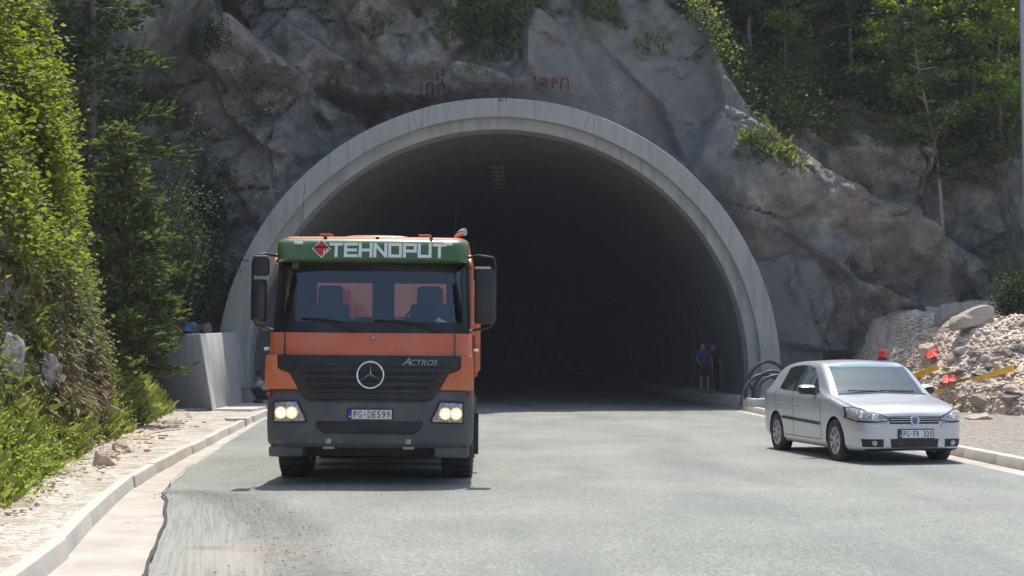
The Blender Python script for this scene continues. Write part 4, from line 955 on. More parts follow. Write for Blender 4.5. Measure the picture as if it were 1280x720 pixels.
# bumper
mb = MB(); loft(mb, [(0.47, plan(1.20, 0.05, 0.2, 0.8)), (0.53, plan(1.245, 0.01, 0.2, 0.8)), (0.75, plan(1.255, 0.0, 0.2, 0.8)), (1.0, plan(1.255, 0.01, 0.2, 0.8)), (1.165, plan(1.25, 0.03, 0.2, 0.8))])
bp_ = mb.build('bumper', M['grey_plastic'], TR, bevel=0.018, smooth=40)
MB().prism([(-0.63, 0.79), (0.65, 0.79), (0.65, 0.72), (0.55, 0.64), (-0.53, 0.64), (-0.63, 0.72)], -0.012, 0.08).build('intake_slot', M['black'], bp_, bevel=0.01)
MB().box((0, 0.0, 1.035), (1.42, 0.03, 0.010)).build('panel_seam', M['ink'], bp_)
for s in (-1, 1):
    MB().box((s * 1.0, 0.28, 0.42), (0.42, 0.4, 0.13)).build('step', M['grey_plastic'], TR, bevel=0.03)
    mb = MB(); mb.box((s * 0.48, 0.16, 0.52), (0.14, 0.22, 0.14)); mb.box((s * 0.48, 0.03, 0.55), (0.07, 0.05, 0.07)); mb.build('tow_bracket', M['steel'], TR, bevel=0.01)
    MB().lathe([(0, -0.01), (0.024, -0.008), (0.026, 0.02)], (s * 1.225, 0.1, 1.115), 'y', 12).build('marker_light', M['red'], TR)
    # headlight: dark housing, lens, two burning bulbs
    hl = MB().prism([(s * 1.15, 1.03), (s * 0.86, 1.045), (s * 0.735, 0.80), (s * 0.76, 0.775), (s * 1.15, 0.765)], -0.006, 0.12).build('headlight', M['black'], TR, bevel=0.012)
    MB().prism([(s * 1.13, 1.01), (s * 0.87, 1.025), (s * 0.765, 0.81), (s * 0.78, 0.79), (s * 1.13, 0.785)], -0.010, 0.02).build('lens', M['headlight_lens'], hl, bevel=0.003)
    for du in (1.055, 0.925):
        MB().lathe([(0.05, -0.012), (0.062, -0.016), (0.074, -0.008), (0.075, 0.01)], (s * du, -0.003, 0.89), 'y', 20).build('reflector', M['headlamp_glow'], hl)  # glowing ring added around the bulb
        MB().lathe([(0, -0.022), (0.035, -0.02), (0.052, -0.012), (0.054, 0.01)], (s * du, -0.003, 0.89), 'y', 20).build('bulb', M['headlamp'], hl)
# number plate
npl = thing('number_plate', None, None, (0.02, -0.012, 0.875)); npl.parent = TR
del npl
pl_ = bpy.data.objects['number_plate']
def plate(root, w, h, txt):
    MB().box((0, 0, 0), (w + 0.02, 0.014, h + 0.02)).build('frame', M['ink'], root, bevel=0.003)
    MB().box((0.02, -0.009, 0), (w - 0.05, 0.008, h - 0.004)).build('panel', M['plate_white'], root)
    MB().box((-w / 2 + 0.022, -0.009, 0), (0.042, 0.008, h - 0.004)).build('blue_band', M['plate_blue'], root)
    MB().lathe([(0, -0.003), (0.010, -0.002), (0.011, 0.002)], (-w / 2 + 0.022, -0.013, -h * 0.22), 'y', 10).build('band_mark', M['white'], root)
    x = -w / 2 + 0.06; n = len(txt); cw = (w - 0.075) / n
    for i, ch in enumerate(txt):
        if ch == '.': MB().lathe([(0, -0.002), (cw * 0.28, -0.001), (cw * 0.28, 0.003)], (x + cw * (i + .5), -0.013, 0), 'y', 12).build('seal', M['steel'], root)
        elif ch != ' ':
            put('digit', text_mesh(ch, cw * 0.74, h * 0.70, 0.004), M['ink'], root).location = (x + cw * (i + .5), -0.0145, 0)
plate(pl_, 0.53, 0.115, 'PG.DE599')
# windscreen, its black surround, pillars, roof
def wsurf(s, t, off=0.0):
    z = 1.87 + t * 0.93; hw = 1.185 - 0.035 * t; yf = 0.10 + 0.27 * t
    y = yf + 0.05 * s * s + 0.16 * abs(s) ** 7
    return (hw * s * (1 - 0.01 * s ** 8), y - off, z)
def wpatch(s0, s1, t0, t1, off, ns=28, nt_=10):
    V_ = [wsurf(s0 + (s1 - s0) * i / (ns - 1), t0 + (t1 - t0) * j / (nt_ - 1), off) for i in range(ns) for j in range(nt_)]
    return V_, grid_faces(ns, nt_)
V_, F_ = wpatch(-1, 1, 0.0, 1.0, 0.0); put('windscreen', mesh_np('windscreen', V_, F_), M['windscreen'], TR, 60)
Vs, Fs, nb = [], [], 0
for a in ((-1.0, 1.0, -0.02, 0.135), (-1.0, 1.0, 0.93, 1.02), (-1.0, -0.945, 0.1, 0.96), (0.945, 1.0, 0.1, 0.96)):
    V_, F_ = wpatch(*a, 0.006); Vs += V_; Fs.append(F_ + nb); nb += len(V_)
put('windscreen_surround', mesh_np('windscreen_surround', Vs, np.concatenate(Fs)), M['black'], TR, 60)
for s in (-1, 1):
    mb = MB()
    vs = []
    for (t, k) in ((0, 0), (1, 0)):
        x, y, z = wsurf(s * 1.0, t); vs += [(x + s * 0.0, y, z), (x + s * 0.045, y + 0.02, z), (x + s * 0.045, y + 0.14, z), (x - s * 0.03, y + 0.14, z)]
    mb.add(vs, [(0, 1, 5, 4), (1, 2, 6, 5), (2, 3, 7, 6), (3, 0, 4, 7), (0, 3, 2, 1), (4, 5, 6, 7)])
    mb.build('pillar', M['black'], TR, bevel=0.01)
    mb = MB(); mb.prism([(1.16, 1.87), (1.78, 1.87), (1.78, 2.82), (1.16, 2.82)], s * 1.17, s * 1.22, 'x'); mb.prism([(0.3, 2.72), (1.2, 2.72), (1.2, 2.84), (0.45, 2.84)], s * 1.172, s * 1.218, 'x')
    mb.build('side_panel', M['orange'], TR, bevel=0.008)
    MB().prism([(1.10, 1.87), (1.70, 1.87), (1.70, 2.82), (0.42, 2.82), (0.42, 2.70), (1.10, 2.70)], s * 1.14, s * 1.168, 'x').build('door_trim', M['interior'], TR)
    MB().prism([(0.36, 1.87), (1.16, 1.87), (1.16, 2.72), (0.6, 2.72)], s * 1.19, s * 1.198, 'x').build('side_window', M['windscreen'], TR)
    MB().box((s * 1.25, 1.15, 1.72), (0.03, 0.2, 0.035)).build('door_handle', M['black'], TR, bevel=0.008)
# back wall of the cab with its two windows
mb = MB()
for (x0, x1, z0, z1) in ((-1.2, 1.2, 1.85, 2.10), (-1.2, 1.2, 2.55, 2.84), (-1.2, -0.86, 2.10, 2.55), (-0.12, 0.17, 2.10, 2.55), (0.86, 1.2, 2.10, 2.55)):
    mb.box(((x0 + x1) / 2, 1.74, (z0 + z1) / 2), (x1 - x0 - 0.001, 0.06, z1 - z0 - 0.001))
mb.build('rear_wall', M['interior'], TR)
for (x0, x1) in ((-0.86, -0.12), (0.17, 0.86)):
    MB().box(((x0 + x1) / 2, 1.76, 2.325), (x1 - x0, 0.006, 0.45)).build('rear_window', M['clear_glass'], TR)
rl = [(2.79, plan(1.205, 0.37, 0.16, 1.8, 0.04)), (2.9, plan(1.195, 0.40, 0.16, 1.8, 0.04)), (3.02, plan(1.17, 0.44, 0.16, 1.78, 0.04)), (3.065, plan(1.12, 0.52, 0.16, 1.72, 0.04)), (3.08, plan(0.95, 0.8, 0.16, 1.6, 0.04))]
mb = MB(); loft(mb, rl); roof = mb.build('roof', M['orange'], TR, smooth=50)
mb = MB(); loft(mb, [(3.06, plan(0.42, 0.75, 0.1, 1.5)), (3.10, plan(0.40, 0.78, 0.1, 1.48)), (3.115, plan(0.33, 0.85, 0.1, 1.4))]); mb.build('roof_hatch', M['orange'], roof, bevel=0.01)
for x in (-0.62, 0.62): MB().box((x, 0.72, 3.095), (0.16, 0.2, 0.03)).build('roof_rib', M['orange'], roof, bevel=0.012)
bc = MB().tube([(1.0, 0.75, 3.04), (1.02, 0.72, 3.11), (1.09, 0.68, 3.15), (1.13, 0.66, 3.15)], [0.03, 0.035, 0.045, 0.05], 10).build('roof_horn', M['chrome'], roof, smooth=50)
MB().tube([(-0.93, 0.62, 2.98), (-0.93, 0.64, 3.1)], 0.014, 8).tube([(-0.93, 0.64, 3.1), (-0.91, 0.75, 3.75)], 0.004, 6).build('antenna', M['ink'], roof)
MB().tube([(1.0, 0.9, 3.0), (1.0, 1.0, 3.6)], 0.004, 6).build('antenna', M['ink'], roof)
# green sun visor with the firm's name
vl_ = [(2.735, plan(1.165, 0.16, 0.14, 0.42, 0.05)), (2.76, plan(1.18, 0.13, 0.15, 0.46, 0.05)), (2.95, plan(1.18, 0.165, 0.15, 0.5, 0.05)), (3.0, plan(1.17, 0.20, 0.15, 0.52, 0.05)), (3.025, plan(1.13, 0.27, 0.15, 0.54, 0.05)), (3.03, plan(1.08, 0.34, 0.15, 0.55, 0.05))]
mb = MB(); loft(mb, vl_); vis = mb.build('sun_visor', M['green'], TR, smooth=50)
def visor_y(x, z): return 0.165 + (z - 2.95) * 0.184 + 0.05 * (x / 1.03) ** 2
GL = {'T': [(0, 1, 1, 1), (.5, 0, .5, 1)], 'E': [(0, 0, 0, 1), (0, 1, 1, 1), (0, .5, .92, .5), (0, 0, 1, 0)], 'H': [(0, 0, 0, 1), (1, 0, 1, 1), (0, .5, 1, .5)],
      'N': [(0, 0, 0, 1), (1, 0, 1, 1), (0.06, .95, .94, .05)], 'O': [(0, .06, 0, .94), (1, .06, 1, .94), (0, 1, 1, 1), (0, 0, 1, 0)],
      'P': [(0, 0, 0, 1), (0, 1, 1, 1), (1, .5, 1, .94), (0, .45, 1, .45)], 'U': [(0, .06, 0, 1), (1, .06, 1, 1), (0, 0, 1, 0)]}
mb = MB(); lx, cw, lh, lt = -0.50, 0.132, 0.142, 0.036; z0 = 2.80
tilt = Matrix.Rotation(math.radians(-10.4), 3, 'X')
for ch in 'TEHNOPUT':
    for (xa, za, xb, zb) in GL[ch]:
        ax, az, bx2, bz = lx + xa * cw, z0 + za * lh, lx + xb * cw, z0 + zb * lh
        d = Vector((bx2 - ax, 0, bz - az)); L = d.length; d.normalize(); pn = Vector((-d.z, 0, d.x))
        e = lt / 2 if abs(d.x) < .01 or abs(d.z) < .01 else 0.0
        if za == zb and za in (0, 1): e = lt / 2
        qs = [Vector((ax, 0, az)) - d * e + pn * lt / 2, Vector((bx2, 0, bz)) + d * e + pn * lt / 2, Vector((bx2, 0, bz)) + d * e - pn * lt / 2, Vector((ax, 0, az)) - d * e - pn * lt / 2]
        fr = [(q.x, visor_y(q.x, q.z) - 0.008 - 0.0003 * (len(mb.v) % 7), q.z) for q in qs]; bk = [(q.x, visor_y(q.x, q.z) + 0.01, q.z) for q in qs]
        mb.add(fr + bk, [(0, 1, 2, 3), (7, 6, 5, 4), (0, 4, 5, 1), (1, 5, 6, 2), (2, 6, 7, 3), (3, 7, 4, 0)])
    lx += cw + lt + 0.012
mb.build('lettering', M['white'], vis)
def vdia(cx, cz, hw, hh, off, y2=None):
    ps = [(cx, cz + hh), (cx + hw, cz), (cx, cz - hh), (cx - hw, cz)]
    return [(x, visor_y(x, z) - off, z) for x, z in ps], [(x, visor_y(x, z) + 0.01, z) for x, z in ps]
for (hw, hh, off, mt, dz) in ((0.115, 0.115, 0.008, 'white', 0), (0.10, 0.10, 0.011, 'red', 0)):
    a, b = vdia(-0.615, 2.885 + dz, hw, hh, off); MB().add(a + b, [(0, 1, 2, 3), (7, 6, 5, 4), (0, 4, 5, 1), (1, 5, 6, 2), (2, 6, 7, 3), (3, 7, 4, 0)]).build('diamond_badge', M[mt], vis)
mb = MB()
for (x0, x1, z1, z2) in ((-0.70, -0.53, 2.895, 2.915),): mb.box(((x0 + x1) / 2, visor_y(-0.615, 2.905) - 0.013, (z1 + z2) / 2), (x1 - x0, 0.006, z2 - z1), tilt)
mb.build('badge_bar', M['ink'], vis)
mb = MB(); mb.box((-0.578, visor_y(-0.58, 2.845) - 0.013, 2.843), (0.016, 0.006, 0.055), tilt); mb.box((-0.545, visor_y(-0.55, 2.86) - 0.0135, 2.86), (0.014, 0.006, 0.05), tilt); mb.build('badge_bar', M['white'], vis)
for x in (-0.9, 0.93): MB().box((x, visor_y(x, 2.955) - 0.01, 2.955), (0.11, 0.03, 0.035)).build('marker_light', M['white'], vis, bevel=0.008)
for x in (-0.58, 0.06, 0.72): MB().box((x, 0.255, 3.03), (0.045, 0.05, 0.02)).build('clip', M['ink'], vis, bevel=0.008)
# mirrors
for s in (-1, 1):
    hw_ = 0.085 if s < 0 else 0.125; cx = 1.365 if s < 0 else 1.385
    mi = MB().tube([(s * 1.17, 0.36, 2.80), (s * 1.3, 0.2, 2.82), (s * (cx + hw_ - 0.02), 0.17, 2.79), (s * (cx + hw_ + 0.0), 0.17, 2.70), (s * (cx + hw_ + 0.0), 0.17, 2.02), (s * (cx + hw_ - 0.06), 0.18, 1.94), (s * 1.24, 0.22, 1.90)], 0.017, 8).build('mirror_arm', M['black'], TR, smooth=50)
    top = 2.50 if s < 0 else 2.65
    bm1 = MB(); loft(bm1, [(1.98, plan(hw_ * .9, 0.11, 0.05, 0.24, 0.01, 3)), (2.03, plan(hw_, 0.08, 0.05, 0.25, 0.01, 3)), (top - .06, plan(hw_, 0.08, 0.05, 0.25, 0.01, 3)), (top, plan(hw_ * .9, 0.11, 0.05, 0.24, 0.01, 3))])
    bm1.v = [(v[0] + s * cx, v[1], v[2]) for v in bm1.v]; bm1.build('mirror_housing', M['black'], mi, bevel=0.015, smooth=45)
    if s < 0:
        MB().box((s * 1.35, 0.17, 2.66), (0.2, 0.15, 0.23)).build('wide_mirror', M['black'], mi, bevel=0.035, smooth=45)
        MB().box((s * 1.35, 0.17, 2.785), (0.17, 0.12, 0.02)).build('mirror_bright_top', M['steel'], mi, bevel=0.008)  # bright strip standing in for sunlight on the mirror top
    else:
        MB().box((s * 1.36, 0.17, 2.66), (0.2, 0.13, 0.03)).build('mirror_bright_top', M['steel'], mi, bevel=0.01)  # pale steel strip added as the sunlit upper edge
    MB().tube([(s * 1.2, 0.3, 1.90), (s * 1.33, 0.25, 1.90)], 0.014, 8).build('mirror_arm', M['steel'], TR)
    MB().box((s * 1.285, 0.3, 1.655), (0.06, 0.09, 0.035)).build('side_indicator', M['white'], TR, bevel=0.01)
# wipers, sticker, papers
mb = MB()
for (x0, x1, tz) in ((-0.85, -0.30, 0.12), (0.05, 0.72, 0.10)):
    a = Vector(wsurf(x0 / 1.18, tz + 0.06, 0.03)); b = Vector(wsurf(x1 / 1.18, tz, 0.03)); mb.tube([a, a.lerp(b, .5) + Vector((0, -.01, .015)), b], 0.011, 6)
    mb.tube([a.lerp(b, .5), Vector(wsurf((x1 + .15) / 1.18, -0.0, 0.03))], 0.009, 6)
mb.build('wiper', M['ink'], TR)
Vk, Fk = wpatch(-0.88, -0.80, 0.84, 0.95, -0.008, 4, 4); put('sticker', mesh_np('sticker', Vk, Fk), simple('pale_green_sticker', (0.5, 0.6, 0.5), 0.5), TR)
# seats, dashboard, steering wheel
for (x, nm) in ((-0.62, 0), (0.66, 1)):
    st = MB().box((x, 1.18, 1.95), (0.5, 0.16, 0.62), Matrix.Rotation(-0.12, 3, 'X')).build('seat', M['interior'], TR, bevel=0.06, smooth=50)
    MB().box((x, 1.24, 2.36), (0.32, 0.12, 0.26), Matrix.Rotation(-0.1, 3, 'X')).build('headrest', M['interior'], st, bevel=0.05, smooth=50)
    MB().box((x, 0.95, 1.62), (0.5, 0.5, 0.14)).build('cushion', M['interior'], st, bevel=0.05, smooth=50)
mb = MB(); mb.prism([(0.22, 1.80), (0.75, 1.80), (0.75, 1.90), (0.62, 1.985), (0.3, 1.93)], -1.12, 1.12, 'x'); mb.build('dashboard', M['dash'], TR, bevel=0.02)
n = 28; cst = Vector((0.62, 0.80, 2.05)); ax1, ax2 = Vector((1, 0, 0)), Vector((0, 0.8, -0.6)).normalized()
mb = MB().tube([cst + ax1 * .23 * math.cos(6.2832 * i / n) + ax2 * .23 * math.sin(6.2832 * i / n) for i in range(n + 1)], 0.015, 8, False)
mb.tube([cst - ax1 * .22, cst + ax1 * .22], 0.02, 6).tube([cst, cst + Vector((0, -.25, -.3))], 0.035, 8); mb.build('steering_wheel', M['black'], TR, smooth=50)
MB().box((0.86, 0.42, 2.0), (0.16, 0.12, 0.07), Matrix.Rotation(0.5, 3, 'Y')).build('paper', M['white'], TR, bevel=0.02)
for x in (-0.2, 0.1): MB().box((x - 0.25, 1.70, 2.075), (0.26 if x < 0 else 0.001, 0.02, 0.012)).build('trim_bar', M['white'], TR) if x < 0 else None
MB().box((0.25, 1.70, 2.075), (0.14, 0.02, 0.012)).build('trim_bar', M['white'], TR)
# chassis, tipping body, wheels
mb = MB()
for s in (-1, 1): mb.box((s * 0.42, 4.4, 0.86), (0.09, 7.4, 0.26))
mb.box((0, 0.72, 0.58), (1.9, 0.22, 0.5)); mb.box((0, 3.6, 0.62), (2.3, 0.7, 0.7)); mb.box((0, 4.5, 0.5), (1.3, 0.06, 0.8)); mb.box((0, 7.6, 0.55), (2.3, 0.06, 0.8)); mb.box((0, 1.44, 0.55), (1.7, 0.16, 0.16)); mb.box((0, 2.3, 0.72), (2.46, 0.9, 0.75)); mb.box((0, 0.95, 0.74), (1.6, 0.5, 0.7)); mb.box((0, 2.0, 1.0), (2.4, 1.4, 0.06)); mb.box((0, 1.3, 0.95), (1.9, 1.0, 0.1)); mb.build('chassis', M['black'], TR, bevel=0.01)  # running gear, plus black boxes added to block light beneath the truck
tb_ = MB()
tb_.box((0, 2.42, 2.05), (2.42, 0.08, 1.5)); tb_.box((0, 5.1, 1.32), (2.42, 5.3, 0.1)); tb_.box((-1.19, 5.1, 2.0), (0.06, 5.3, 1.3)); tb_.box((1.19, 5.1, 2.0), (0.06, 5.3, 1.3)); tb_.box((0, 7.75, 1.95), (2.42, 0.08, 1.2))
body = tb_.build('tipper_body', M['orange'], TR, bevel=0.01)
mb = MB()
for s in (-1, 1):
    for i in range(6): mb.box((s * 1.235, 2.7 + i * 0.98, 2.0), (0.035, 0.09, 1.28))
for x in (-0.85, -0.45, 0.45, 0.85): mb.box((x, 2.365, 2.05), (0.09, 0.04, 1.46))
mb.build('stiffener', M['orange'], body, bevel=0.006)
def truck_wheel(x, y, w):
    prof = [(0.30, -w / 2 + .03), (0.44, -w / 2), (0.49, -w / 2 + .02), (0.515, -w / 2 + .05), (0.515, w / 2 - .05), (0.49, w / 2 - .02), (0.44, w / 2), (0.30, w / 2 - .03)]
    ty = MB().lathe(prof, (x, y, 0.508), 'x', 40).build('wheel', M['rubber'], TR, smooth=40)
    MB().lathe([(0.0, -0.04), (0.12, -0.05), (0.16, 0.02), (0.27, 0.05), (0.295, -w / 2 + .03), (0.295, w / 2 - .03), (0.0, w / 2 - .05)], (x, y, 0.508), 'x', 28).build('rim', M['steel'], ty, smooth=40)
    mb = MB()
    for k in range(36):
        a = 2 * math.pi * k / 36; mb.box((x, y + 0.515 * math.cos(a), 0.508 + 0.515 * math.sin(a)), (w * 0.86, 0.03, 0.022), Matrix.Rotation(a - math.pi / 2, 3, 'X'))
    mb.build('tread', M['rubber'], ty)
for s in (-1, 1):
    truck_wheel(s * 1.04, 1.44, 0.39)
    for y in (5.2, 6.55): truck_wheel(s * 1.06, y, 0.29); truck_wheel(s * 0.73, y, 0.29)
    MB().box((s * 1.08, 2.08, 0.55), (0.44, 0.03, 0.55)).build('mudflap', M['rubber'], TR)
    ga = np.linspace(-0.1, math.pi - 0.35, 16); gv = [(s * x_, 1.44 + r_ * math.cos(a), 0.508 + r_ * math.sin(a)) for a in ga for (x_, r_) in ((0.82, 0.60), (1.24, 0.60), (1.24, 0.615), (0.82, 0.615))]
    gf = [(i * 4 + k, i * 4 + (k + 1) % 4, i * 4 + 4 + (k + 1) % 4, i * 4 + 4 + k) for i in range(15) for k in range(4)] + [(0, 3, 2, 1), (60, 61, 62, 63)]
    MB().add(gv, gf).build('mudguard', M['black'], TR)

# ================================================================== THE SILVER HATCHBACK
gx = (1141 - 640) * 21.0 / F
CR = thing('hatchback_car', 'silver five door hatchback car parked by the right kerb', 'car', (gx, 21.0, 0), math.radians(9.0))
CR.scale = (1, 1, 1.035)
STN = np.array([  # along, z bottom, half width, z shoulder, half width there, z upper edge, half width there, z middle
 (0.00, .27, .46, .60, .46, .66, .40, .675), (0.015, .24, .60, .63, .60, .69, .54, .715), (0.07, .21, .715, .66, .70, .735, .63, .765), (0.17, .20, .785, .70, .765, .785, .69, .81),
 (0.34, .19, .832, .75, .81, .832, .735, .858), (0.62, .18, .868, .815, .845, .88, .755, .908), (0.95, .18, .878, .88, .858, .94, .755, .965), (1.12, .18, .88, .912, .862, .965, .765, 1.0),
 (1.45, .18, .88, .935, .862, 1.18, .725, 1.215), (1.75, .18, .88, .945, .862, 1.36, .690, 1.40), (2.0, .18, .88, .95, .862, 1.42, .668, 1.465), (2.5, .18, .88, .955, .862, 1.438, .655, 1.487), (3.0, .18, .88, .963, .862, 1.425, .645, 1.478),
 (3.5, .19, .88, .975, .86, 1.385, .63, 1.445), (3.82, .20, .875, .98, .852, 1.325, .62, 1.395), (3.97, .22, .868, .975, .845, 1.20, .63, 1.25), (4.10, .25, .85, .95, .82, 1.02, .66, 1.04), (4.17, .30, .81, .86, .78, .93, .64, .945), (4.2, .40, .70, .72, .68, .80, .58, .81)])
def pchip(x, y, q):
    h = np.diff(x); d = np.diff(y) / h; m = np.zeros_like(y); m[0], m[-1] = d[0], d[-1]
    for i in range(1, len(y) - 1):
        m[i] = 0 if d[i - 1] * d[i] <= 0 else 2 * d[i - 1] * d[i] / (d[i - 1] + d[i])
    i = np.clip(np.searchsorted(x, q) - 1, 0, len(h) - 1); t = (q - x[i]) / h[i]; H_ = h[i]
    return (2 * t**3 - 3 * t**2 + 1) * y[i] + (t**3 - 2 * t**2 + t) * H_ * m[i] + (-2 * t**3 + 3 * t**2) * y[i + 1] + (t**3 - t**2) * H_ * m[i + 1]
aa = np.unique(np.concatenate([np.linspace(0, .35, 16), np.linspace(.35, 3.7, 62), np.linspace(3.7, 4.2, 16)]))
cols = [pchip(STN[:, 0], STN[:, k], aa) for k in range(1, 8)]
def section(zb, wM, zs, ws, ze, we, zt):
    k = [(0, zb), (wM * .80, zb), (wM * .965, zb + .07), (wM * 0.99, zb + .20), (wM, zb + (zs - zb) * .55), (wM * 0.998, zs - .10), (ws, zs), ((ws * .55 + we * .45), zs + (ze - zs) * .5), (we, ze), (we * .72, ze + (zt - ze) * .62), (we * .36, zt - (zt - ze) * .10), (0, zt)]
    out = []
    K = [(-k[1][0], k[1][1])] + k + [(-k[-2][0], k[-2][1])]
    for i in range(1, len(K) - 2):
        p0, p1, p2, p3 = [np.array(K[j]) for j in (i - 1, i, i + 1, i + 2)]
        for j in range(4):
            t = j / 4; out.append(0.5 * (2 * p1 + (p2 - p0) * t + (2 * p0 - 5 * p1 + 4 * p2 - p3) * t**2 + (3 * p1 - p0 - 3 * p2 + p3) * t**3))
    return out + [np.array(k[-1])]
SEC = [section(*[c_[i] for c_ in cols]) for i in range(len(aa))]
ns = len(SEC[0]); vs = []
for i, a in enumerate(aa):
    half = [(p[0], a, p[1]) for p in SEC[i]]
    vs += half + [(-x, y, z) for (x, y, z) in half[1:-1][::-1]]
nn_ = 2 * ns - 2; fs = []
for i in range(len(aa) - 1):
    for k in range(nn_): fs.append((i * nn_ + k, (i + 1) * nn_ + k, (i + 1) * nn_ + (k + 1) % nn_, i * nn_ + (k + 1) % nn_))
fs += [tuple(range(nn_)), tuple(range((len(aa) - 1) * nn_, len(aa) * nn_))[::-1]]
SHELL = BVHTree.FromPolygons([Vector(v) for v in vs], fs)
shell = MB().add(vs, fs).build('body', M['silver'], None, smooth=38)
WB = ((0.88, 0.315), (3.458, 0.315))
cut = MB()
for (a, z) in WB:
    for s in (-1, 1): cut.lathe([(0, s * 0.56), (0.352, s * 0.56), (0.352, s * 1.2), (0, s * 1.2)], (0, a, z), 'x', 48)
cuto = cut.build('cutter', M['ink'], None, smooth=None)
cabin = [MB().prism([(-.665, .995), (.665, .995), (.60, 1.375), (-.60, 1.375)], .95, 3.45, 'y').build('cutter', M['dash'], None, smooth=None)]
for pl in ([(1.56, 1.0), (2.59, 1.004), (2.575, 1.388), (2.30, 1.382), (2.04, 1.352), (1.83, 1.22)], [(2.71, 1.008), (3.34, 1.035), (3.22, 1.343), (2.69, 1.385)]):
    cabin.append(MB().prism(pl, -1.2, 1.2, 'x').build('cutter', M['dash'], None, smooth=None))
md = shell.modifiers.new('arch', 'BOOLEAN'); md.object = cuto; md.operation = 'DIFFERENCE'; md.solver = 'EXACT'
try: md.material_mode = 'TRANSFER'
except Exception: pass
for k_ in cabin:
    m_ = shell.modifiers.new('cabin', 'BOOLEAN'); m_.object = k_; m_.operation = 'DIFFERENCE'; m_.solver = 'EXACT'
    try: m_.material_mode = 'TRANSFER'
    except Exception: pass
bpy.context.view_layer.update()
me = bpy.data.meshes.new_from_object(shell.evaluated_get(bpy.context.evaluated_depsgraph_get()))
bpy.data.objects.remove(shell); bpy.data.objects.remove(cuto)
for k_ in cabin: bpy.data.objects.remove(k_)
shade(me, 38); bd = put('body', me, None, CR)
def cpatch(name, bot, top, mat, d='side', sgn=1, off=0.004, nu=16, nv=8, parent=None):
    """a panel lying on the car's skin between two outlines given in side view (along, height) or front view (across, height)"""
    def samp(pl, t):
        pl = np.array(pl); L = np.concatenate([[0], np.cumsum(np.hypot(*np.diff(pl, axis=0).T))]); L /= L[-1]
        return np.array([np.interp(t, L, pl[:, 0]), np.interp(t, L, pl[:, 1])])
    V_ = []
    for i in range(nu):
        b0, t0 = samp(bot, i / (nu - 1)), samp(top, i / (nu - 1))
        for j in range(nv):
            q = b0 + (t0 - b0) * j / (nv - 1)
            if d == 'side': o_, dr = Vector((sgn * 3, q[0], q[1])), Vector((-sgn, 0, 0))
            elif d == 'rear': o_, dr = Vector((q[0], 8, q[1])), Vector((0, -1, 0))
            else: o_, dr = Vector((q[0], -3, q[1])), Vector((0, 1, 0))
            h = SHELL.ray_cast(o_, dr)
            if h[0] is None: p_, n_ = o_ + dr * 3, -dr
            else:
                p_, n_ = h[0], h[1]
                if n_.dot(dr) > 0: n_ = -n_
            V_.append((p_ + n_ * off)[:])
    return put(name, mesh_np(name, V_, grid_faces(nu, nv)), mat, parent if parent is not None else CR, 60)
wbot = [(-.70, .985), (-.35, 1.005), (0, 1.01), (.35, 1.005), (.70, .985)]; wtop = [(-.625, 1.385), (-.3, 1.42), (0, 1.428), (.3, 1.42), (.625, 1.385)]
cpatch('windscreen', wbot, wtop, M['car_screen'], 'front', 1, 0.005, 24, 14)
cpatch('cowl', [(-.72, .965), (0, .99), (.72, .965)], [(-.70, .984), (0, 1.009), (.70, .984)], M['ink'], 'front', 1, 0.004, 16, 3)
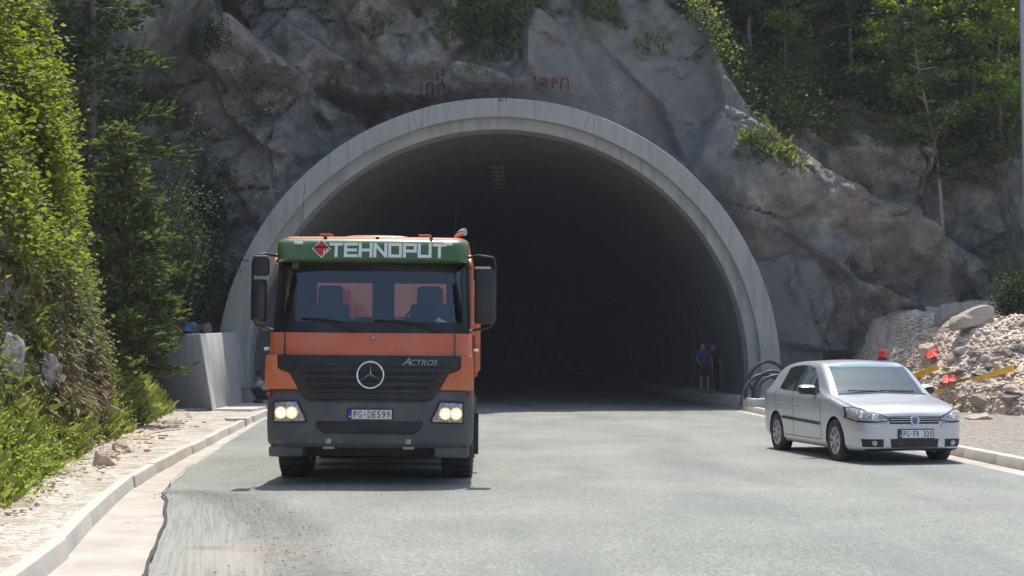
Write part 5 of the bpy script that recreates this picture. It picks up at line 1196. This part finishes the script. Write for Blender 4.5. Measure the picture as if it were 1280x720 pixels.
for s in (-1, 1):
    cpatch('side_window', [(1.52, .985), (2.1, .99), (2.60, .995)], [(1.60, 1.045), (1.80, 1.22), (2.02, 1.36), (2.30, 1.392), (2.58, 1.398)], M['car_screen'], 'side', s)
    cpatch('side_window', [(2.70, .998), (3.1, 1.005), (3.36, 1.03)], [(2.68, 1.398), (3.0, 1.385), (3.24, 1.35)], M['car_screen'], 'side', s)
    cpatch('window_pillar', [(2.60, .995), (2.70, .998)], [(2.58, 1.40), (2.68, 1.40)], M['ink'], 'side', s, 0.003, 4, 8)
    cpatch('door_seam', [(1.40, .30), (1.412, .30)], [(1.44, .93), (1.452, .93)], M['ink'], 'side', s, 0.002, 2, 12, bd)
    cpatch('door_seam', [(2.60, .24), (2.612, .24)], [(2.648, .99), (2.66, .99)], M['ink'], 'side', s, 0.002, 2, 14, bd)
    cpatch('door_seam', [(3.10, .30), (3.112, .30)], [(3.42, .62), (3.434, .62)], M['ink'], 'side', s, 0.002, 2, 10, bd)
    cpatch('door_seam', [(3.42, .62), (3.434, .62)], [(3.47, 1.0), (3.484, 1.0)], M['ink'], 'side', s, 0.002, 2, 10, bd)
    cpatch('door_seam', [(1.41, .30), (3.1, .30)], [(1.41, .311), (3.1, .311)], M['ink'], 'side', s, 0.002, 20, 2, bd)
    cpatch('side_moulding', [(1.46, .515), (3.15, .555)], [(1.46, .56), (3.15, .60)], M['black'], 'side', s, 0.014, 24, 4)
    for a in (2.46, 3.28): MB().box((s * 0.885, a, 0.80), (0.035, 0.17, 0.03)).build('door_handle', M['silver'], CR, bevel=0.009); cpatch('handle_recess', [(a - .07, .775), (a + .07, .775)], [(a - .07, .825), (a + .07, .825)], M['ink'], 'side', s, 0.003, 4, 4)
    mr = MB(); loft(mr, [(0.985, plan(.10, -.05, .04, .09, .03, 4)), (1.02, plan(.125, -.08, .05, .09, .03, 4)), (1.09, plan(.12, -.08, .05, .09, .03, 4)), (1.125, plan(.09, -.04, .04, .08, .03, 4))])
    mr.v = [(v[0] + s * 0.985, v[1] + 1.68, v[2] - 0.02) for v in mr.v]; m1 = mr.build('mirror', M['black'] if s < 0 else M['black'], CR, bevel=0.01, smooth=50)
    mr = MB(); loft(mr, [(1.07, plan(.125, -.085, .05, .085, .03, 4)), (1.105, plan(.095, -.045, .04, .08, .03, 4))]); mr.v = [(v[0] + s * 0.985, v[1] + 1.68, v[2] + 0.002) for v in mr.v]; mr.build('mirror_bright_top', M['silver'], m1, smooth=50)
    MB().tube([(s * 0.84, 1.66, 0.975), (s * 0.93, 1.68, 0.985)], 0.025, 8).build('mirror_arm', M['black'], m1)
    cpatch('lamp_bezel', [(s * .392, .618), (s * .60, .606), (s * .81, .612), (s * .862, .655)], [(s * .402, .68), (s * .55, .742), (s * .72, .803), (s * .845, .812)], M['ink'], 'front', s, 0.003, 18, 8)
    cpatch('bumper_seam', [(s * .42, .594), (s * .62, .598), (s * .80, .604)], [(s * .42, .602), (s * .62, .606), (s * .80, .612)], M['ink'], 'front', s, 0.003, 16, 2, bd)
    hl = cpatch('headlight', [(s * .405, .630), (s * .60, .622), (s * .80, .628), (s * .85, .66)], [(s * .415, .668), (s * .55, .728), (s * .72, .79), (s * .835, .80)], M['headlight_lens'], 'front', s, 0.006, 18, 8)
    for (u, z, r) in ((.60, .675, .042), (.735, .705, .05)):
        h = SHELL.ray_cast(Vector((s * u, -3, z)), Vector((0, 1, 0)))[0]; MB().lathe([(0, -.004), (r * .7, -.010), (r, -.014), (r * 1.12, -.008), (r * 1.12, .01)], (h.x, h.y - 0.002, h.z), 'y', 18).build('reflector', M['chrome'], hl, smooth=50)
    fg = cpatch('fog_lamp_recess', [(s * .47, .262), (s * .74, .262)], [(s * .47, .372), (s * .76, .372)], M['ink'], 'front', s, 0.004, 8, 5)
    h = SHELL.ray_cast(Vector((s * .60, -3, .315)), Vector((0, 1, 0)))[0]; MB().lathe([(0, -.012), (.035, -.012), (.042, 0)], (h.x, h.y, h.z), 'y', 14).build('fog_lamp', M['headlight_lens'], fg)
    cpatch('bumper_strip', [(s * .42, .535), (s * .80, .54)], [(s * .42, .575), (s * .80, .58)], M['silver'], 'front', s, 0.016, 14, 5)
    cpatch('tail_light', [(s * .58, .80), (s * .80, .80)], [(s * .56, 1.0), (s * .80, .99)], M['red'], 'rear', s, 0.005, 6, 6)
gl_ = cpatch('grille', [(-.375, .583), (.375, .583)], [(-.395, .672), (.395, .672)], M['ink'], 'front', 1, 0.004, 24, 6)
for z in (.615, .650): cpatch('slat', [(-.375, z - .0045), (.375, z - .0045)], [(-.378, z + .0045), (.378, z + .0045)], M['silver'], 'front', 1, 0.018, 24, 3, gl_)
cpatch('bonnet_seam', [(-.41, .678), (0, .682), (.41, .678)], [(-.41, .686), (0, .690), (.41, .686)], M['ink'], 'front', 1, 0.003, 20, 2, bd)
cpatch('lower_intake', [(-.355, .255), (.355, .255)], [(-.37, .375), (.37, .375)], M['black'], 'front', 1, 0.005, 20, 5)
cpatch('front_lip', [(-.70, .205), (0, .235), (.70, .205)], [(-.70, .238), (0, .248), (.70, .238)], M['black'], 'front', 1, 0.012, 20, 4)
cpatch('rear_window', [(-.60, 1.08), (0, 1.08), (.60, 1.08)], [(-.56, 1.31), (0, 1.35), (.56, 1.31)], M['car_glass'], 'rear', 1, 0.005, 16, 8)
e = (0, -0.022, .632)                                     # round badge: ring, V above W
mb = MB().lathe([(0, 0.0), (.060, 0.0), (.060, .03)], e, 'y', 28); bg_ = mb.build('badge', simple('badge_blue', (0.10, 0.16, 0.30), 0.3), CR)
mb = MB(); n = 30; mb.tube([(e[0] + .062 * math.cos(6.2832 * i / n), e[1] - .002, e[2] + .062 * math.sin(6.2832 * i / n)) for i in range(n + 1)], .008, 6, False)
for pts in (((-.026, .05), (0, .008), (.026, .05)), ((-.052, .024), (-.026, -.046), (0, .0), (.026, -.046), (.052, .024))): mb.tube([(x, e[1] - .004, e[2] + z) for x, z in pts], .0065, 6)
mb.build('badge_ring', M['chrome'], bg_)
pc = bpy.data.objects.new('number_plate', None); pc.location = (0.02, -0.016, .445); link(pc, CR); plate(pc, .53, .115, 'PG.FR 320')
for (a, z) in WB:
    for s in (-1, 1):
        x = s * 0.775; w_ = .205
        ty = MB().lathe([(.20, -w_ / 2 + .02), (.27, -w_ / 2), (.302, -w_ / 2 + .012), (.315, -w_ / 2 + .035), (.315, w_ / 2 - .035), (.302, w_ / 2 - .012), (.27, w_ / 2), (.20, w_ / 2 - .02)], (x, a, z), 'x', 40).build('wheel', M['rubber'], CR, smooth=40)
        rm = MB().lathe([(0, s * .10), (.05, s * .102), (.06, s * .09), (.17, s * .098), (.202, s * .088), (.206, s * .06), (.206, -s * .06), (0, -s * .06)], (x, a, z), 'x', 32).build('rim', simple('hubcap_silver', (.42, .43, .45), .4, .6), ty, smooth=40)
        for k in range(7):
            q = 2 * math.pi * k / 7; mb = MB().box((x + s * .0965, a + .128 * math.cos(q), z + .128 * math.sin(q)), (.006, .085, .032), Matrix.Rotation(q, 3, 'X')); mb.build('hubcap_slot', M['ink'], rm, bevel=.008)
ra = bpy.data.objects.new('antenna', None); bpy.data.objects.remove(ra)
MB().tube([(0, 3.55, 1.40), (0, 3.72, 1.62)], .004, 6).build('antenna', M['ink'], CR)
for (x, a) in ((-.36, 2.25), (.36, 2.25)):
    st = MB().box((x, a, 1.03), (.44, .13, .30), Matrix.Rotation(-.2, 3, 'X')).build('seat', M['interior'], CR, bevel=.04, smooth=50)
    MB().box((x, a + .06, 1.26), (.25, .09, .16), Matrix.Rotation(-.15, 3, 'X')).build('headrest', M['interior'], st, bevel=.035, smooth=50)
MB().box((0, 3.2, 1.06), (1.2, .14, .2)).build('rear_seat', M['interior'], CR, bevel=.04, smooth=50)
n = 24; mb = MB().tube([Vector((.36 + .17 * math.cos(6.2832 * i / n), 1.72 - .06 * math.sin(6.2832 * i / n), 1.02 + .15 * math.sin(6.2832 * i / n))) for i in range(n + 1)], .014, 6, False); mb.build('steering_wheel', M['ink'], CR)
MB().box((0, 1.72, 1.355), (.2, .03, .05)).build('rear_mirror', M['ink'], CR, bevel=.01)
mb = MB()
for (x0, x1) in ((-.55, -.02), (-.02, .5)): mb.tube([(x0, 1.12, 1.03), (x1, 1.09, 1.018)], .009, 6)
mb.build('wiper', M['ink'], CR)
# red lamp on its roof
lp = Matrix.Translation(CR.location) @ Matrix.Rotation(math.radians(4.3), 4, 'Z') @ Vector((-0.21, 2.25, 1.475))
lp = P(1103, 456, 23.2); lp.z = 1.528
bcn = thing('beacon_light', 'red warning lamp with a dark base standing on the roof of the silver car', 'lamp', lp)
MB().lathe([(0, 0), (.075, 0), (.08, .03), (.07, .045), (0, .045)], (0, 0, 0), 'z', 24).build('base', M['ink'], bcn)
MB().lathe([(.062, .04), (.068, .06), (.064, .13), (.05, .16), (.0, .172)], (0, 0, 0), 'z', 24).build('lens', M['red'], bcn, smooth=50)
# ================================================================== SMALLER THINGS
# lengths of black hose propped on the walkway
def loops(name, label, pts_list, r, mat, cat):
    t = MB()
    for pts in pts_list: t.tube(pts, r, 8)
    o = t.build(name, mat, None, smooth=60); return set_props(o, label, cat)
def el(cx, cy, rx, rz, a0, a1, d, n=26, tilt=0.0):
    return [P(cx + rx * math.cos(math.radians(a0 + (a1 - a0) * i / n)), cy - rz * math.sin(math.radians(a0 + (a1 - a0) * i / n)), d + tilt * i / n) for i in range(n + 1)]
hz = [el(960, 494, 28, 42, 188, 60, 43.6, tilt=0.2) + [P(985, 467, 43.6), P(1003, 480, 43.5)],
      el(955, 510, 29, 42, 178, 40, 43.2, tilt=0.4) + [P(985, 482, 43.4), P(1000, 496, 43.2)],
      el(975, 493, 30, 24, 250, 30, 43.0, tilt=0.3),
      el(965, 496, 24, 32, 215, 35, 43.3) + [P(992, 480, 43.2)],
      [P(932, 473, 43.5), P(938, 483, 43.4), P(945, 495, 43.3), P(954, 503, 43.2)]]
loops('hose', 'coiled black hose leaning against the right foot of the tunnel ring', hz, 0.05, M['hose'], 'hose')

# timber, yellow beams and scraps on the rubble
def beam(name, label, a, b, w_, h_, mat, cat):
    a, b = Vector(a), Vector(b); d = b - a; L = d.length
    t = MB().box((0, 0, 0), (L, w_, h_)); t.v = [v for v in t.v]
    me_o = t.build(name, mat, None, bevel=0.008); q = d.to_track_quat('X', 'Z'); me_o.rotation_euler = q.to_euler(); me_o.location = (a + b) / 2
    return set_props(me_o, label, cat)
ya, yb = Rb(1172, 500), Rb(1266, 474); L_ = 0.09
ya.z += .20; yb = P(1266, 460, yb.y); yb.z = max(yb.z, rub_top(yb.x, yb.y) + 0.16)
beam('timber_beam', 'long yellow painted formwork beam lying aslant on the rubble', ya, yb, 0.09, 0.16, M['yellow'], 'beam')
ya = Rb(1143, 478); yb = Rb(1171, 468); ya.z += 0.18; yb.z += 0.2
beam('timber_beam', 'short end of a yellow formwork beam showing above the silver car', ya, yb, 0.09, 0.15, M['yellow'], 'beam')
ya = Rb(1186, 506); yb = Rb(1262, 486); ya.z += 0.06; yb.z += 0.1
beam('plank', 'weathered brown plank lying under the long yellow beam', ya, yb, 0.16, 0.10, M['wood'], 'plank')
for i, (px0, py0, px1, py1, lb) in enumerate(((1175, 472, 1196, 468, 'short grey board end between the two red scraps'), (1196, 478, 1222, 475, 'short tan board right of the lower red scrap'), (1178, 460, 1186, 464, 'stub of broken board under the upper red scrap'),
                                            (1180, 521, 1200, 510, 'small tan board leaning on the toe of the rubble behind the car'))):
    a_, b2 = Rb(px0, py0), Rb(px1, py1); a_.z += .06; b2.z += .08; beam('board', lb, a_, b2, .12, .04, M['wood'], 'board')
def crumple(name, label, loc, sz, mat, seed, cat='plastic scrap'):
    u, v = np.meshgrid(np.linspace(-1, 1, 22), np.linspace(-1, 1, 22), indexing='ij')
    r = 1 + 0.35 * fbm(u * 1.5 + seed, v * 1.5, 3, seed); hgt = sz[2] * (0.35 + 0.65 * ridged(u * 1.4 + seed, v * 1.4, 3, seed)) * (1 - 0.75 * np.clip(u * u + v * v, 0, 1.2) / 1.2)
    V_ = np.stack([u * sz[0] * r / 2, v * sz[1] * r / 2, hgt], -1).reshape(-1, 3)
    me = mesh_np(name, V_, grid_faces(22, 22)); o = put(name, me, mat, None, 40); o.location = loc
    md = o.modifiers.new('thick', 'SOLIDIFY'); md.thickness = 0.012
    return set_props(o, label, cat)
def lift(p, dz): return Vector((p.x, p.y, p.z + dz))
crumple('plastic_scrap', 'crumpled red plastic scrap higher up on the rubble, above the yellow beams', lift(Rb(1167, 450), -.03), (.48, .5, .42), M['red_cloth'], 3)
crumple('plastic_scrap', 'crumpled red plastic scrap lower down, between the two yellow beams', lift(Rb(1187, 480), -.03), (.46, .5, .36), M['red_cloth'], 8)
crumple('plastic_scrap', 'crumpled blue plastic sheet on top of the concrete wing wall', P(226, 419, 43.6), (.75, .6, .55), M['blue_cloth'], 5, 'plastic sheet')
for i, (px, py, s, lb) in enumerate(((243, 416, .5, 'grey stone on the wing wall right of the blue sheet'), (258, 414, .42, 'small grey stone on the wing wall nearest the tunnel ring'), (215, 414, .4, 'small pinkish stone on the wing wall left of the blue sheet'))):
    stone(lb, P(px, py, 44.2), (s, s, s), i + 20, M['grey_rock'], sink=.2)
# broken kerb block and small wedges in the left gutter
kbk = G(295, 533); o = MB().box((0, 0, .10), (.45, .5, .2), Matrix.Rotation(.35, 3, 'Z')).build('kerb_block', M['kerb'], None, bevel=.025); o.location = kbk; set_props(o, 'loose concrete kerb block set across the gutter before the wing wall', 'kerb block')
# red marking on the gutter strip
mk = MB(); a_, b2 = G(152, 657), G(190, 651)
mk.add([(a_.x, a_.y - .04, .030), (b2.x, b2.y - .05, .030), (b2.x, b2.y + .03, .030), (a_.x, a_.y + .03, .030)], [(0, 1, 2, 3)])
def faded():
    b = NT('faded_red_mark'); v = b.coord(); tr = b.n('ShaderNodeBsdfTransparent'); p = b.n('ShaderNodeBsdfPrincipled'); p.inputs['Base Color'].default_value = (.42, .10, .08, 1); p.inputs['Roughness'].default_value = .9
    f = b.ramp(b.noise(v, 14, 5, .7), [(.42, (0, 0, 0)), (.62, (.7, .7, .7))]); mx = b.n('ShaderNodeMixShader'); b.l(f, mx.inputs[0]); b.l(tr.outputs[0], mx.inputs[1]); b.l(p.outputs[0], mx.inputs[2]); b.l(mx.outputs[0], b.out.inputs[0]); return b.m
o = mk.build('paint_mark', faded()); set_props(o, 'faded red paint stroke across the concrete gutter at the left', 'paint mark')
# sprayed red survey marks on the rock over the tunnel
def spray(label, strokes, r=0.028, face=None):
    t = MB()
    for st in strokes:
        pts = []
        for (a, b) in zip(st[:-1], st[1:]):
            for k in range(5):
                q = (a[0] + (b[0] - a[0]) * k / 5, a[1] + (b[1] - a[1]) * k / 5)
                pts.append(Cl(*q)[0] + Vector((0, -0.012, 0)) if face is None else P(q[0], q[1], face))
        pts.append(Cl(*st[-1])[0] + Vector((0, -0.012, 0)) if face is None else P(st[-1][0], st[-1][1], face)); t.tube(pts, r, 6)
    o = t.build('paint_mark', M['paint_red'], None, smooth=60); return set_props(o, label, 'paint mark')
spray('red sprayed strokes on the rock left above the tunnel crown', [[(526, 108), (527, 124)], [(534, 104), (534, 122)], [(534, 104), (541, 104), (541, 122)], [(547, 106), (548, 118)], [(547, 90), (546, 100)], [(554, 86), (553, 106)], [(548, 106), (555, 105), (555, 116)], [(529, 127), (545, 124)], [(530, 125), (543, 122)]])
spray('red sprayed letters on the rock right above the tunnel crown', [[(668, 95), (670, 102)], [(675, 100), (680, 97), (685, 100), (679, 106), (686, 106)], [(676, 106), (685, 99)], [(690, 98), (691, 110)], [(690, 98), (695, 98), (696, 103), (691, 105)], [(701, 111), (702, 99), (707, 97), (710, 100), (711, 112)]], .024)
spray('tiny red sprayed figures on the concrete ring at its crown', [[(624, 123), (624, 127)], [(624, 125), (628, 125)], [(628, 123), (628, 127)], [(633, 122), (633, 127)]], .012, 45.69)
# grey steel pole at the right edge
o = MB().tube([P(1289, 545, 31), P(1275, -120, 31)], [.075, .055], 14).build('steel_pole', M['pole'], None, smooth=60); set_props(o, 'slim grey steel pole standing at the right edge of the view', 'pole')

# ------------------------------------------------------------------ people
def skin(name, V_, E_, R_, root, mat, parent, sub=2):
    me = bpy.data.meshes.new(name); me.from_pydata(V_, E_, []); o = bpy.data.objects.new(name, me); COL.objects.link(o)
    o.modifiers.new('s', 'SKIN'); o.modifiers.new('d', 'SUBSURF').levels = sub
    for i, r in enumerate(R_):
        sv = me.skin_vertices[0].data[i]; sv.radius = (r, r) if not isinstance(r, tuple) else r; sv.use_root = (i == root)
    bpy.context.view_layer.update()
    m2 = bpy.data.meshes.new_from_object(o.evaluated_get(bpy.context.evaluated_depsgraph_get())); bpy.data.objects.remove(o)
    m2.materials.clear(); return put(name, m2, mat, parent, 180)
def person(label, loc, rz, J, shirt, short, hair, long=False, sc=1.0, group=None):
    t = thing('person', label, 'person', loc, rz, group); t.scale = (sc, sc, sc)
    names = list(J); ix = {k: i for i, k in enumerate(names)}; V_ = [J[k] for k in names]
    rad = dict(pelvis=.125, spine=.115, chest=.135, neck=.055, skull=.085, crown=.075)
    R_ = []
    for k in names:
        b = k.rstrip('LR'); R_.append(rad.get(b, dict(sh=.06, el=.043, wr=.028, palm=.034, hip=.085, knee=.058, calf=.056, ank=.038, toe=.032).get(b, .05)))
    E_ = [('pelvis', 'spine'), ('spine', 'chest'), ('chest', 'neck'), ('neck', 'skull'), ('skull', 'crown')]
    for s in 'LR': E_ += [('chest', 'sh' + s), ('sh' + s, 'el' + s), ('el' + s, 'wr' + s), ('wr' + s, 'palm' + s), ('pelvis', 'hip' + s), ('hip' + s, 'knee' + s), ('knee' + s, 'calf' + s), ('calf' + s, 'ank' + s), ('ank' + s, 'toe' + s)]
    E_ = [(ix[a], ix[b]) for a, b in E_]
    for s in 'LR':                                       # five fingers on each hand
        p, w_ = Vector(J['palm' + s]), Vector(J['wr' + s]); d = (p - w_).normalized(); sd = d.cross(Vector((1, 0, 0))).normalized(); cr = d.cross(sd).normalized()
        for k, (o_, L) in enumerate(((-.034, .06), (-.012, .075), (.010, .07), (.030, .055))):
            a = p + d * .025 + sd * o_; b = len(V_); V_ += [a[:], (a + d * L * .6 + cr * .008)[:], (a + d * L + cr * .022)[:]]; R_ += [.010, .009, .007]; E_ += [(ix['palm' + s], b), (b, b + 1), (b + 1, b + 2)]
        a = p - d * .01 - sd * .035; b = len(V_); V_ += [a[:], (a + d * .03 - sd * .02)[:]]; R_ += [.011, .009]; E_ += [(ix['palm' + s], b), (b, b + 1)]
    # nose, ears
    sk = Vector(J['skull']); fw = Vector(J['face']) if 'face' in J else Vector((0, -1, 0))
    skin('body', V_, E_, R_, ix['pelvis'], M['skin'], t, 1)
    def sub(ks, es, rs, nm, mat): i2 = {k: i for i, k in enumerate(ks)}; skin(nm, [J[k] if k in J else k for k in ks], [(i2[a], i2[b]) for a, b in es], rs, 0, mat, t)
    mid = {}
    for s in 'LR':
        J['us' + s] = tuple(Vector(J['sh' + s]).lerp(Vector(J['el' + s]), .75)); J['kt' + s] = tuple(Vector(J['hip' + s]).lerp(Vector(J['knee' + s]), .85 if not long else 1.0))
    J['collar'] = tuple(Vector(J['chest']).lerp(Vector(J['neck']), .7)); J['hem'] = tuple(Vector(J['pelvis']).lerp(Vector(J['spine']), -.15))
    sub(['chest', 'spine', 'hem', 'collar', 'shL', 'usL', 'shR', 'usR'], [('chest', 'spine'), ('spine', 'hem'), ('chest', 'collar'), ('chest', 'shL'), ('shL', 'usL'), ('chest', 'shR'), ('shR', 'usR')], [.16, .142, .148, .085, .08, .066, .08, .066], 'shirt', shirt)
    if not long: sub(['pelvis', 'hipL', 'ktL', 'hipR', 'ktR'], [('pelvis', 'hipL'), ('hipL', 'ktL'), ('pelvis', 'hipR'), ('hipR', 'ktR')], [.148, .108, .095, .108, .095], 'shorts', short)
    else: sub(['pelvis', 'hipL', 'kneeL', 'calfL', 'ankL', 'hipR', 'kneeR', 'calfR', 'ankR'], [('pelvis', 'hipL'), ('hipL', 'kneeL'), ('kneeL', 'calfL'), ('calfL', 'ankL'), ('pelvis', 'hipR'), ('hipR', 'kneeR'), ('kneeR', 'calfR'), ('calfR', 'ankR')], [.148, .108, .078, .072, .06, .108, .078, .072, .06], 'trousers', short)
    cr = Vector(J['crown']); bk = Vector((0, .03, 0))
    skin('hair', [(cr + Vector((0, .02, .025)))[:], (sk.lerp(cr, .5) + Vector((0, .045, .01)))[:], (sk + Vector((0, .05, -.02)))[:]], [(0, 1), (1, 2)], [.07, .082, .06], 1, hair, t, 2)
    for s in 'LR':
        a, b = Vector(J['ank' + s]), Vector(J['toe' + s]); d = (b - a); d.z = 0; d.normalize()
        skin('shoe', [(a + Vector((0, 0, -.05)) - d * .04)[:], (a.lerp(b, .5) + Vector((0, 0, -.02)))[:], (b + d * .05)[:]], [(0, 1), (1, 2)], [.048, .046, .036], 0, M['shoe'], t, 2)
    return t
def stand(dx=0.0, arm=0.1):
    return dict(pelvis=(0, 0, .96), spine=(dx * .4, .0, 1.14), chest=(dx * .8, 0, 1.34), neck=(dx, 0, 1.51), skull=(dx * 1.2, -.02, 1.63), crown=(dx * 1.25, -.01, 1.71),
        shL=(dx * .8 - .18, 0, 1.41), shR=(dx * .8 + .18, 0, 1.41), elL=(-.25, .04, 1.14), elR=(.25, .04, 1.14), wrL=(-.22, -.14 - arm, .98), wrR=(.25, -.06, .90), palmL=(-.2, -.2 - arm, .95), palmR=(.25, -.09, .82),
        hipL=(-.10, 0, .92), hipR=(.10, 0, .92), kneeL=(-.12, -.03, .50), kneeR=(.12, -.02, .50), calfL=(-.12, .02, .34), calfR=(.12, .02, .34), ankL=(-.13, .02, .10), ankR=(.13, .03, .10), toeL=(-.15, -.13, .045), toeR=(.16, -.12, .045))
pp = P(881, 492, 48.6); person('man in a bright blue shirt and black shorts standing on the tunnel walkway', (pp.x, 48.6, .42), 0.15, stand(-.06), M['blue_shirt'], M['dark_cloth'], M['hair'])
pp = P(892, 492, 49.8); person('figure in dark clothes standing close behind the man in the blue shirt', (pp.x, 49.8, .42), -0.3, stand(.0, .02), M['red_shirt'], M['dark_cloth'], M['hair'], True)
crouch = dict(pelvis=(0, .12, .30), spine=(0, .06, .45), chest=(0, -.05, .62), neck=(0, -.10, .76), skull=(0, -.15, .86), crown=(0, -.15, .94), shL=(-.17, -.05, .66), shR=(.17, -.05, .66), elL=(-.2, -.26, .50), elR=(.2, -.26, .50),
    wrL=(-.12, -.45, .46), wrR=(.12, -.45, .46), palmL=(-.09, -.52, .44), palmR=(.09, -.52, .44), hipL=(-.1, .10, .27), hipR=(.1, .10, .27), kneeL=(-.14, -.30, .46), kneeR=(.14, -.30, .46), calfL=(-.14, -.16, .30), calfR=(.14, -.16, .30), ankL=(-.14, -.02, .10), ankR=(.14, -.02, .10), toeL=(-.15, -.20, .045), toeR=(.15, -.20, .045))
pp = P(327, 503, 45.0); person('person in a pale grey top crouching on the walkway beside the truck', (pp.x, 45.0, .205), -1.2, crouch, M['grey_shirt'], M['dark_cloth'], M['hair'], True)
# ------------------------------------------------------------------ the dusty air
hz_ = MB().box((0, 95, 30), (260, 230, 64)); o = hz_.build('haze', None, None, smooth=None)
m = bpy.data.materials.new('dusty_air'); m.use_nodes = True; t_ = m.node_tree; t_.nodes.clear()
vo = t_.nodes.new('ShaderNodeVolumePrincipled'); vo.inputs['Color'].default_value = (0.85, 0.9, 1.0, 1); vo.inputs['Density'].default_value = 0.0005
ou = t_.nodes.new('ShaderNodeOutputMaterial'); t_.links.new(vo.outputs[0], ou.inputs['Volume']); o.data.materials.append(m); o['kind'] = 'stuff'
